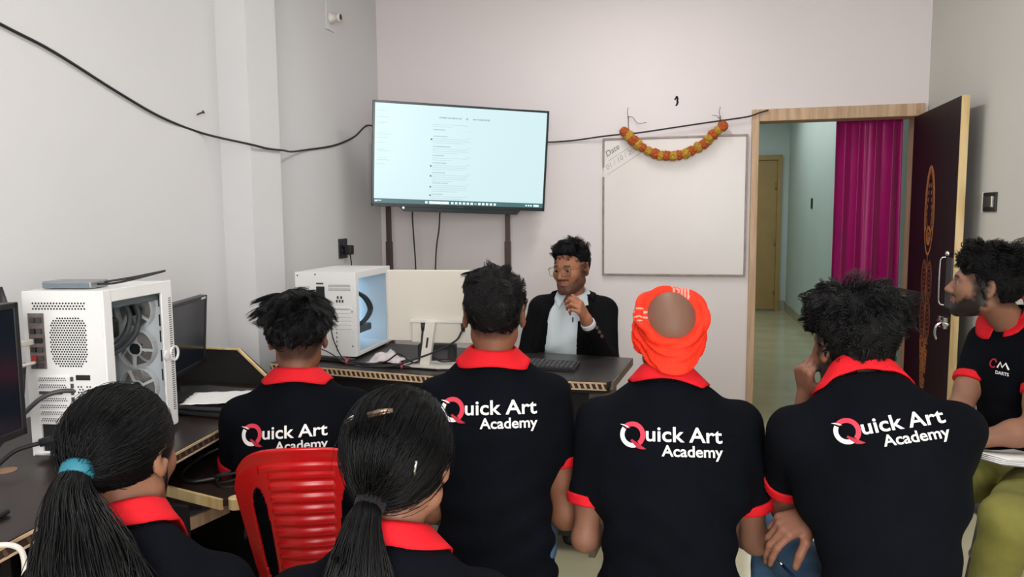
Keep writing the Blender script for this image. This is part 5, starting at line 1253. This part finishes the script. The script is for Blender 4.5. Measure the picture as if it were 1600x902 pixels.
# ---- student at the door, in profile
yw = 112
P_ = P3(1600, 745, 2.58); P_[2] = .485; N_ = P3(1582, 492, 2.60)
S_ = [P3(1634, 538, 2.46), P3(1538, 534, 2.70)]
E_ = [P3(1618, 672, 2.36), P3(1500, 640, 2.62)]; W_ = [P3(1510, 690, 2.42), P3(1470, 700, 2.52)]
K_ = [P3(1577, 812, 2.16), P3(1478, 755, 2.42)]; A_ = [V3(K_[0][0]-.03, K_[0][1]+.10, .09), V3(K_[1][0]-.05, K_[1][1]+.05, .09)]
pr_ = person(dict(label='person in a black polo seen in profile beside the open maroon door', group='students in black polo shirts', P=P_, N=N_, yaw=yw, sw=.17, S=S_, Hc=P3(1541, 448, 2.55), hyaw=70, hpitch=6, hroll=-3, E=E_, W=W_, hands=(None, None), K=K_, A=A_, seed=11, h=.0042, beard=.97, stubble=(-.075, -.03, .05, .7), head=dict(face=1), gaze=(-.1, .1, 0), skin=(.27, .14, .092), trouser_mat=M['khaki'], thigh=1.1, sleeve=.55, sleeve_r=.056, collar=dict(rn=.066, h=.052, fall=.036, point=.022, gap=14)))
short_hair(pr_, dict(seed=15, line=(-.055, .026, .058), r=(.086, .110, .106), c=(0, -.018, .044), add=[((0, .035, .092), (.066, .062, .046)), ((0, -.06, .085), (.07, .06, .055))], amp=.005, len_top=.055, len_side=.018, lift=.5, flow=.55, comb=(0, -.35, .1), mess=.5, grav=.2, n=2800, rad=.0016, clumps=170, crown=(0, .02, .14), curl=.8))
# ---- front student, ponytail in a teal tie
yw = 2
P_ = P3(215, 1130, 1.20); P_[2] = .45; N_ = P3(206, 838, 1.22)
E_ = [P3(45, 1090, 1.20), P3(330, 1080, 1.24)]; W_ = lap_arms(E_, yw, .2, .08)
K_, A_ = seat_legs(P_, yw, .10, .38, .45)
g1 = person(dict(label='person in a black polo with a ponytail in a teal hair tie', group='students in black polo shirts', P=P_, N=N_, yaw=yw, sw=.150, girth=.86, drop=.10, Hc=P3(192, 716, 1.26), hyaw=6, hpitch=-8, hs=.92, E=E_, W=W_, hands=(None, None), K=K_, A=A_, seed=14, arm=.85, neck=.047, h=.006, skin=(.30, .15, .095), trouser_mat=M['darktrouser'], collar=dict(rn=.058, h=.045, fall=.032)))
teal = mat('teal_elastic', (.015, .15, .21), .6, bump=.1, bscale=300)
pony_hair(g1, dict(seed=21, line=(-.060, .004, .055), r=(.086, .106, .100), c=(0, -.014, .038), amp=.002, tie=P3(125, 732, 1.155), tail=[P3(122, 734, 1.15), P3(110, 775, 1.12), P3(120, 840, 1.09), P3(138, 930, 1.07), P3(150, 1030, 1.09)], tail_r=[.020, .043, .066, .080, .06], wave=.016, n=4200, nt=2800, tie_mat=teal, tie_label='teal elastic hair tie', tie_len=.03))
# ---- front student, ponytail in a beaded black tie, hair clips
yw = 12
P_ = P3(605, 1130, 1.20); P_[2] = .45; N_ = P3(612, 862, 1.22)
E_ = [P3(460, 1090, 1.20), P3(775, 1080, 1.24)]; W_ = lap_arms(E_, yw, .2, .08)
K_, A_ = seat_legs(P_, yw, .10, .38, .45)
g2 = person(dict(label='person in a black polo with a ponytail in a beaded black tie and metal clips', group='students in black polo shirts', P=P_, N=N_, yaw=yw, sw=.155, girth=.88, drop=.10, Hc=P3(628, 722, 1.26), hyaw=2, hpitch=-8, hs=.95, E=E_, W=W_, hands=(None, None), K=K_, A=A_, seed=17, arm=.85, neck=.047, h=.006, skin=(.30, .15, .095), trouser_mat=M['darktrouser'], collar=dict(rn=.058, h=.045, fall=.034)))
bead = mat('black_beads', (.02, .02, .025), .25, bump=1, bscale=500)
pony_hair(g2, dict(seed=23, line=(-.060, .004, .055), r=(.086, .106, .100), c=(0, -.014, .038), amp=.002, tie=P3(582, 782, 1.17), tail=[P3(580, 784, 1.165), P3(566, 825, 1.13), P3(560, 890, 1.11), P3(560, 980, 1.11), P3(565, 1060, 1.12)], tail_r=[.019, .036, .058, .070, .055], wave=.007, n=4200, nt=2800, tie_mat=bead, tie_label='beaded black hair tie', tie_len=.028))
def clip(pp, a, b, m, lab, w_=.003):
    a = np.array(a)-pp.root; b = np.array(b)-pp.root
    o = MB().tube([tuple(a), tuple((a+b)/2+V3(0, 0, .002)), tuple(b)], [w_, w_*1.15, w_*.8], 8).tube([tuple(a-V3(0, 0, .004)), tuple(b-V3(0, 0, .002))], [w_*.7, w_*.7], 6)
    o = o.build('hair_clip', m, pp.e, smooth=True); o['label'] = lab
# ---- teacher in blazer behind the desk
yw = 176
dT = 3.62
P_ = P3(890, 640, 3.70); P_[2] = .46; N_ = P3(896, 468, 3.66)
S_ = [P3(944, 485, 3.66), P3(846, 483, 3.62)]
E_ = [P3(948, 566, 3.52), P3(822, 570, 3.55)]; W_ = [P3(916, 500, 3.36), P3(830, 590, 3.36)]
K_, A_ = seat_legs(P_, yw, .12, .40)
te = person(dict(label='person in a black blazer and glasses talking behind the teacher desk', P=P_, N=N_, yaw=yw, sw=.165, girth=.95, S=S_, Hc=P3(893, 421, 3.60), hyaw=157, hpitch=-4, hroll=2, E=E_, W=W_, clothes='none',
    hands=(dict(fwd=P3(903, 474, 3.30)-W_[0], palm=V3(-.9, .1, .1), curl=.9, fcurl=((.55, 1.1, .7), (.7, 1.2, .7), (.8, 1.2, .8), (.9, 1.2, .8)), thumb=(.5, .4, .3)), None),
    K=K_, A=A_, seed=19, h=.0042, beard=.72, head=dict(face=1, talk=1), skin=(.33, .135, .078), trouser_mat=M['darktrouser'], gaze=(-.1, 0, 0)))
short_hair(te, dict(seed=31, line=(-.055, .030, .090), r=(.083, .103, .102), c=(0, -.018, .044), add=[((0, .045, .100), (.060, .045, .034))], amp=.004, len_top=.045, len_side=.014, lift=.5, flow=.45, comb=(.15, .15, .1), mess=.5, grav=.2, n=2200, rad=.0016, clumps=140, crown=(0, -.05, .13), curl=.5))
# ---- teacher's clothes: pale shirt, black blazer, glasses
L_ = np.linalg.norm(te.N-te.P); tnd = nrm(te.Hc-te.N)
def t_shirt(X):
    d = te.torso(X, .002)+te.folds(X)*1.2
    d = smax(d, -cone(X, te.N-te.u*.02, te.N+tnd*.2, .050, .056), .008)
    return smax(d, -((X-te.P)@te.u+.06), .01)
te.shirt_sdf = t_shirt; te.shirt_full = lambda X: te.torso(X, .002)
ext = np.array([te.P-te.u*.08, te.N, *te.S]); v, q = sdf_mesh(t_shirt, ext.min(0)-.18, ext.max(0)+.18, .007, 'shirt')
ts_ = link('dress_shirt', np_mesh('dress_shirt', v-te.root, q), M['pale_shirt'], te.e); ts_['label'] = 'pale blue open-necked shirt'
collar(te, ts_, M['pale_shirt'], dict(rn=.060, h=.050, fall=.038, point=.045, gap=24))
def t_edges(z): t = np.clip((L_-.03-z)/.32, 0, 1); return .078+.072*t, -.050-.004*t
def t_blazer_raw(X):
    d = te.torso(X, .015)
    for i in (0, 1):
        E__, W__ = te.E[i], te.W[i]; we = E__+(W__-E__)*.86
        s1 = smin(cone(X, te.S[i], E__, .066, .056), cone(X, E__, we, .056, .040), .03)
        s1 = smax(s1, (X-we)@nrm(W__-E__), .004)
        d = smin(d, s1, .025)
    return d+.0025*vnoise(X, 16, 5)+.0015*vnoise(X, 38, 8)
def t_blazer(X):
    d = t_blazer_raw(X); qq = (X-te.P)@te.TB; xr, xl = t_edges(qq[:, 2])
    op = np.maximum(np.maximum(qq[:, 0]-xr, xl-qq[:, 0]), np.maximum(-qq[:, 1]+.0, -(qq[:, 2]-.02)))
    # keep the raised sleeve whole: the opening only cuts the trunk
    arm_ = np.minimum(smin(cone(X, te.S[0], te.E[0], .066, .056), cone(X, te.E[0], te.W[0], .056, .040), .03), smin(cone(X, te.S[1], te.E[1], .066, .056), cone(X, te.E[1], te.W[1], .056, .040), .03))
    d = np.where(arm_ < .012, d, smax(d, -op, .004))
    d = smax(d, -cone(X, te.N-te.u*.03, te.N+tnd*.2, .062, .070), .008)
    return smax(d, -((X-te.P)@te.u+.10), .01)
ext = np.array([te.P-te.u*.1, te.N, *te.S, *te.E, *te.W]); v, q = sdf_mesh(t_blazer, ext.min(0)-.16, ext.max(0)+.16, .007, 'blazer')
tb_ = link('blazer', np_mesh('blazer', v-te.root, q), M['blazer'], te.e); tb_['label'] = 'black single-breasted blazer worn open'
for sg in (1, -1):                                                   # lapels lying on the blazer along the opening
    def lapel(X):
        qq = (X-te.P)@te.TB; xr, xl = t_edges(qq[:, 2]); ed = xr if sg > 0 else xl; t = np.clip((L_-.05-qq[:, 2])/.27, 0, 1); wd = .052*(1-t)**.7
        x_ = (qq[:, 0]-ed)*sg
        d = np.maximum(t_blazer_raw(X)-.006, -(t_blazer_raw(X)+.004))
        return np.maximum(np.maximum(d, np.maximum(-x_-.004, x_-wd)), np.maximum(-qq[:, 1], np.maximum(L_-.32-qq[:, 2], qq[:, 2]-(L_-.02))))
    v, q = sdf_mesh(lapel, te.P+te.u*.15-.2, te.N+.2, .005, 'lapel', 3.5)
    link('lapel', np_mesh('lapel', v-te.root, q), M['blazer'], tb_)
sv_shirt_full = te.shirt_full; te.shirt_full = lambda X: t_blazer_raw(X)
collar(te, tb_, M['blazer'], dict(rn=.074, h=.034, fall=.030, point=.0, gap=75, name='blazer_collar'))
dvw = nrm(te.W[0]-te.E[0]); wc = te.E[0]+(te.W[0]-te.E[0])*.90
v, q = sdf_mesh(lambda X: np.maximum(cone(X, wc-dvw*.05, wc+dvw*.05, .034, .034), np.abs((X-wc)@dvw)-.014), wc-.07, wc+.07, .0045, 'cuff')
link('shirt_cuff', np_mesh('shirt_cuff', v-te.root, q), M['pale_shirt'], ts_)
camd = nrm(CP-wc)
for k in range(3):
    c0 = te.E[0]+(te.W[0]-te.E[0])*(.76-.10*k); side = nrm(np.cross(dvw, camd)); c1 = c0+nrm(camd*.8-side*(-.55))*.15
    hit = quad_project(t_blazer_raw, c1[None], -nrm(c1-c0), .2, .0, 50)[0]; nv = nrm(c1-c0)
    MB().lathe([(.0085, 0), (.0095, .002), (.0085, .004), (.004, .0042)], 14, M=Matrix.Translation(Vector(hit-te.root)) @ Vector(nv).to_track_quat('Z', 'Y').to_matrix().to_4x4()).build('sleeve_button', mat('horn_button', (.06, .03, .025), .3), tb_)
st_ = P3(895, 500, 3.30); rd = nrm(st_-CP); hit = quad_project(t_shirt, st_[None], rd, .5, .003, 60)[0]-te.root
pn = MB().tube([tuple(hit-V3(0, 0, .022)), tuple(hit+V3(0, 0, .012))], .0035, 8).build('pocket_pen', M['black'], te.e, smooth=True)
def head_pt(pp, x, y, z): return pp.Hc+pp.HR@(V3(x, y, z)*pp.hs)-pp.root
gm_ = mat('brass_frame', (.28, .16, .09), .3, metal=.8)
fr_ = MB()
def rrect(cx, w_, h_, rad, n=8, taper=.9):
    pts = []
    for (sx, sz, a0) in ((1, 1, 0), (-1, 1, 90), (-1, -1, 180), (1, -1, 270)):
        for i in range(n+1):
            a = R(a0+90*i/n); ww_ = w_*(taper if sz < 0 else 1); pts.append((cx+sx*(ww_-rad)+rad*math.cos(a), sz*(h_-rad)+rad*math.sin(a)))
    return pts
for sg in (-1, 1):
    pts = rrect(sg*.0345, .0275, .0205, .010)
    w3 = [tuple(head_pt(te, x, .109-.10*max(0, abs(x)-.03), z+.001)) for x, z in pts]; fr_.tube(w3+[w3[0], w3[1]], .0014, 6, cap=False)
    fr_.tube([tuple(head_pt(te, sg*.062, .106, .012)), tuple(head_pt(te, sg*.0765, .095, .013)), tuple(head_pt(te, sg*.083, .04, .014)), tuple(head_pt(te, sg*.084, -.008, .014))], .0014, 6)
fr_.tube([tuple(head_pt(te, -.009, .110, .008)), tuple(head_pt(te, 0, .113, .010)), tuple(head_pt(te, .009, .110, .008))], .0013, 6)
fr_.tube([tuple(head_pt(te, -.016, .110, .0195)), tuple(head_pt(te, 0, .112, .0195)), tuple(head_pt(te, .016, .110, .0195))], .0012, 6)
go = fr_.build('glasses_frame', gm_, te.e, smooth=True)
for sg in (-1, 1):
    pts = rrect(sg*.0345, .0265, .0195, .010)
    vs = [tuple(head_pt(te, x, yy-.10*max(0, abs(x)-.03), z+.001)) for yy in (.1095, .1085) for x, z in pts]; n_ = len(pts)
    MB().add(vs, [tuple(range(n_)), tuple(range(n_, 2*n_))[::-1]]+[(i, (i+1) % n_, n_+(i+1) % n_, n_+i) for i in range(n_)]).build('lens', M['lens'], go)
# ---- orange head wrap
ax_ = nrm(V3(.03, -.86, .51)); cc_ = V3(0, -.014, .030)
aR = Vector(ax_).to_track_quat('Z', 'Y').to_matrix(); aRn = np.array(aR)
def wrap_sdf(X):
    q2 = X-cc_
    h_ = smin(ell(X, (0, -.014, .034), (.0765, .098, .092)), cone(X, (0, -.030, .0), (0, -.045, -.10), .068, .056), .03)
    h_ = smin(h_, ell(X, (0, .02, .0), (.072, .078, .08)), .03)
    loc = q2@aRn; rho = np.linalg.norm(loc[:, :2], axis=1); pol = np.arctan2(rho, loc[:, 2]); az = np.arctan2(loc[:, 1], loc[:, 0])
    fold_ = .0032*np.sin(pol*34+2.2*np.sin(az*2+1)+1.5*np.sin(az*3))+.0022*np.sin(pol*60+az*4)+.002*vnoise(X, 70, 4)
    o_ = h_-.013-.004*np.clip(pol-.9, 0, 1)+fold_
    t_cut = loc[:, 2]-.053
    d = smax(o_, t_cut, .006)
    low = (-.028+.72*X[:, 1]-X[:, 2])*.8+.004*np.sin(az*5)
    d = smax(d, low, .010)
    rim = np.sqrt((rho-.0905-.003*np.sin(az*3))**2+(loc[:, 2]-.050)**2)-.0125-.003*np.sin(az*7+pol*20)
    d = smin(d, rim, .006)
    knot = ell(X, (-.084, -.025, .005), (.016, .030, .045)); d = smin(d, smax(knot+fold_, low, .01), .012)
    return smax(d, -(head_sdf(X, {})+.004), .003)
v, q = sdf_mesh(wrap_sdf, (-.15, -.16, -.15), (.15, .15, .18), .0042, 'wrap')
me = np_mesh('head_wrap', pt_.Hc+(v*pt_.hs)@pt_.HR.T-pt_.root, q)
base = np.tile(np.array([.80, .030, .010]), (len(v), 1))*(1+.08*vnoise(v, 60, 1))[:, None]
m1 = (np.abs(v[:, 0]+.085) < .03)*(np.abs(v[:, 2]-.055) < .022)*(v[:, 1] < .03)*(np.sin(v[:, 2]*520+np.sin(v[:, 1]*260)*1.2) > .35)*(np.sin(v[:, 1]*330+v[:, 2]*120) > -.2)
m2 = (np.abs(v[:, 0]-.030) < .024)*(v[:, 2] > .105)*(v[:, 1] < -.01)*(v[:, 1] > -.06)*(np.sin(v[:, 0]*700+v[:, 1]*300) > .2)
mm = np.clip(m1+m2, 0, 1)[:, None]*.75; set_col(me, base*(1-mm)+np.array([.75, .45, .38])*mm)
wo = link('head_wrap', me, vcol('orange_red_cotton', .72, .2, bump=.3, bscale=260), pt_.e); wo['label'] = 'orange-red cloth wrapped round the head, open at the crown'
# ---- hair clips on the student with the beaded tie
def hair_hit(pp, x, y, lift=.0125):
    o_ = dict(line=(-.060, .004, .055), r=(.086, .106, .100), c=(0, -.014, .038), amp=.0)
    st = P3(x, y, .95); rd_ = nrm(st-CP); sd = lambda X: hair_cap(((X-pp.Hc)@pp.HR)/pp.hs, o_)*pp.hs
    return quad_project(sd, st[None], rd_, .5, lift, 60)[0]
clip(g2, hair_hit(g2, 575, 648), hair_hit(g2, 614, 641), mat('bronze_clip', (.22, .15, .11), .3, metal=.8), 'bronze bar hair clip near the crown', .0034)
clip(g2, hair_hit(g2, 650, 720), hair_hit(g2, 646, 752), mat('silver_clip', (.45, .45, .45), .2, metal=1), 'small silver hair clip above the ear', .003)
a_ = hair_hit(g2, 552, 650); clip(g2, a_, hair_hit(g2, 538, 662), M['chrome'], 'thin silver hair grip on the left side', .0012)
p0 = g1.Hc+g1.HR@V3(.078, .012, -.015)*g1.hs; p1_ = g1.Hc+g1.HR@V3(.066, .030, -.055)*g1.hs; p2_ = g1.Hc+g1.HR@V3(.052, .045, -.090)*g1.hs
o = MB().tube([tuple(p-g1.root) for p in (p0, p1_, p2_)], [.003, .005, .002], 6).build('hair_lock', M['hair'], g1.e, smooth=True)
# ---- red plastic chair of the left student
ch = empty('plastic_chair', tuple(V3(*pl_.P[:2], 0)+V3(.055, .03, 0)), R(18), 'red plastic chair with a ribbed slotted back under the spiky-haired student', 'chair')
sz = .342
def chair_back():
    nu, nv = 120, 84; keep = {}; vs = []; fs = []
    for j in range(nv+1):
        for i in range(nu+1):
            u_ = -1+2*i/nu; v_ = j/nv
            hw = .150+.052*v_-.012*v_*v_
            topc = .466-.050*abs(u_)**4-.02*u_*u_
            z = sz+.0+v_*topc
            x = hw*u_*(1-.10*max(0, v_-.85)/.15*abs(u_)**3)
            y = -.205-.115*v_+.075*(u_*u_)*(1-.25*v_)
            if abs(u_) < .46 and .12 < v_ < .84: y += .005*math.sin(v_*2*math.pi*13)
            if abs(u_) < .60 and .86 < v_ < .90: y -= .006
            y -= .010*math.exp(-((v_-1)/.05)**2)
            vs.append((x, y, z))
    def hole(u_, v_):
        return ((abs(u_)-(.655+.02*v_))/(.125))**2+((v_-.40)/.37)**4 < 1
    for j in range(nv):
        for i in range(nu):
            u_ = -1+2*(i+.5)/nu; v_ = (j+.5)/nv
            if hole(u_, v_): continue
            a = j*(nu+1)+i; fs.append((a, a+1, a+nu+2, a+nu+1))
    used = sorted({i for f_ in fs for i in f_}); mp = {o_: n_ for n_, o_ in enumerate(used)}
    b = MB(); b.add([vs[i] for i in used], [tuple(mp[i] for i in f_) for f_ in fs]); return b
o = chair_back().build('backrest', M['red_plastic'], ch, smooth=True, fix=False); md = o.modifiers.new('th', 'SOLIDIFY'); md.thickness = .007; md.offset = 0
nu = 24; vs = []; fs = []
for j in range(nu+1):
    for i in range(nu+1):
        a, b = -1+2*i/nu, -1+2*j/nu; x = .205*a*math.sqrt(1-.25*b*b); y = .21*b*math.sqrt(1-.25*a*a); vs.append((x*(1+.06*b), y, sz-.004-.012*(1-a*a)*(1-b*b)+(-.03 if max(abs(a), abs(b)) > .99 else 0)))
fs = [(j*(nu+1)+i, j*(nu+1)+i+1, (j+1)*(nu+1)+i+1, (j+1)*(nu+1)+i) for j in range(nu) for i in range(nu)]
o = MB().add(vs, fs).build('seat', M['red_plastic'], ch, smooth=True, fix=False); o.modifiers.new('th', 'SOLIDIFY').thickness = .006
for sx in (-1, 1):
    for sy in (-1, 1):
        MB().prism([(sx*.20, sy*.20), (sx*.155, sy*.20), (sx*.155, sy*.192), (sx*.192, sy*.192), (sx*.192, sy*.155), (sx*.20, sy*.155)][::sx*sy], 0, 1).mesh('leg') if False else None
        t0 = V3(sx*.165, sy*.165, sz-.01); t1 = V3(sx*.215, sy*.225, 0)
        b = MB(); vs = []
        for (c, k) in ((t1, .55), (t0, 1.0)):
            for (dx_, dy_) in ((0, 0), (-.05*k, 0), (-.05*k, -.006), (-.006, -.006), (-.006, -.05*k), (0, -.05*k)): vs.append((c[0]+sx*dx_, c[1]+sy*dy_, c[2]))
        b.add(vs, [tuple(range(6)), tuple(range(6, 12))]+[(i, (i+1) % 6, 6+(i+1) % 6, 6+i) for i in range(6)]); b.build('leg', M['red_plastic'], ch)
# ---- plain stools under the others
def stool(pp, yawdeg, label):
    e = empty('stool', (pp.P[0], pp.P[1], 0), R(yawdeg), label, 'stool', 'black stools under the students'); zt_ = pp.P[2]-.127
    MB().lathe([(.13, zt_-.03), (.15, zt_-.028), (.158, zt_-.012), (.15, zt_), (.05, zt_+.001), (.001, zt_+.001)], 28).build('seat', M['black'], e, smooth=True)
    for k in range(4):
        a = R(45+90*k); MB().tube([(.125*math.cos(a), .125*math.sin(a), zt_-.02), (.17*math.cos(a), .17*math.sin(a), .0)], .011, 8).build('leg', M['dgrey'], e, smooth=True)
    rg = [(.147*math.cos(a), .147*math.sin(a), zt_*.45) for a in np.linspace(0, 2*math.pi, 33)]; MB().tube(rg, .006, 6, cap=False).build('foot_ring', M['dgrey'], e, smooth=True)
stool(pc_, 0, 'black stool under the student before the cream monitor'); stool(pt_, 0, 'black stool under the student in the orange head wrap'); stool(pb_, 0, 'black stool under the student holding a pen')
stool(pr_, 0, 'black stool under the student in profile by the door'); stool(g1, 0, 'black stool under the student with the teal hair tie'); stool(g2, 0, 'black stool under the student with the beaded hair tie'); stool(te, 0, 'black stool under the teacher in the blazer')
# ---- pen of the student on the right
a, b = P3(1213, 873, 1.855), P3(1246, 908, 1.80)
pe = empty('ballpoint_pen', tuple(a), 0, 'dark blue ballpoint pen held in the hand on the denim knee', 'pen'); dv = nrm(b-a)
MB().tube([(0, 0, 0), tuple(dv*.022)], [.0012, .0028], 8).build('pen_tip', M['chrome'], pe, smooth=True)
MB().tube([tuple(dv*.022), tuple(dv*.14)], .0042, 10).build('pen_barrel', mat('navy_plastic', (.01, .02, .07), .3), pe, smooth=True)
# ---- notebook on the lap of the student by the door
nbk = empty('notebook', tuple(P3(1577, 722, 2.36)), R(30), 'open notebook with loose white pages on the khaki lap', 'notebook')
nbk.rotation_euler = (R(-6), R(8), R(20)); nbk.scale = (.85, .8, .55)
for k in range(4):
    pg = MB(); n_ = 10; vs = []
    for j in range(2):
        for i in range(n_+1):
            x = -.10+.21*i/n_; vs.append((x, -.09+.18*j+.006*k*math.sin(k), .004+.010*k+(.012+.004*k)*(i/n_)**2*(1 if k > 1 else .3)))
    pg.add(vs, [(i, i+1, n_+2+i, n_+1+i) for i in range(n_)]); o = pg.build('page', M['paper'], nbk, smooth=True, fix=False); o.rotation_euler = (0, 0, R(-4+3*k)); o.modifiers.new('th', 'SOLIDIFY').thickness = .004
MB().box(-.105, .11, -.095, .095, -.004, .001, bev=.001).build('cover', mat('grey_card', (.18, .17, .16), .7), nbk)
# small chest print of the student by the door
def chest_print(pp, x, y, m, make):
    st = P3(x, y, 2.0); rd_ = nrm(st-CP); c = quad_project(pp.shirt_sdf, st[None], rd_, .9, .0, 80)[0]; n_ = -pp.f*0
    eps = .004; gr = np.array([(pp.shirt_full((c+np.eye(3)[k]*eps)[None])-pp.shirt_full((c-np.eye(3)[k]*eps)[None]))[0] for k in range(3)]); nv = nrm(gr)
    up_ = nrm(V3(0, 0, 1)-nv*nv[2]); rt_ = np.cross(up_, nv); return c, rt_, up_, nv
c, rt_, up_, nv = chest_print(pr_, 1566, 576, None, None)
def put_flat(vs2, fs, m, nm):
    v2 = np.array(vs2, float); st = c+v2[:, :1]*rt_+v2[:, 1:2]*up_+nv*.03; w_ = quad_project(pr_.shirt_full, st, -nv, .08, .0045, 40)
    me = bpy.data.meshes.new(nm); me.from_pydata((w_-pr_.root).tolist(), [], fs); link(nm, me, m, pr_.shirt_obj)
def strip(pts, wd):
    vs = []; n_ = len(pts)
    for i in range(n_):
        a = np.array(pts[max(0, i-1)], float); b = np.array(pts[min(n_-1, i+1)], float); t_ = nrm(b-a); q_ = np.array([-t_[1], t_[0]])*wd/2; vs += [tuple(np.array(pts[i])+q_), tuple(np.array(pts[i])-q_)]
    return vs, [(2*i, 2*i+1, 2*i+3, 2*i+2) for i in range(n_-1)]
put_flat(*strip([(-.034+.012*math.cos(R(a)), .012+.014*math.sin(R(a))) for a in range(20, 340, 20)], .005), M['print_d'], 'print_mark')
put_flat(*strip([(-.016, .000), (-.008, .020), (.002, .004), (.012, .020), (.022, .006), (.026, .000)], .006), M['print_w'], 'print_mark')
tme = text_mesh('DARTS', .016, offset=.0004); put_flat([(v_.co.x-.022, v_.co.y-.022) for v_ in tme.vertices], [tuple(p.vertices) for p in tme.polygons], M['print_w'], 'print_lettering')
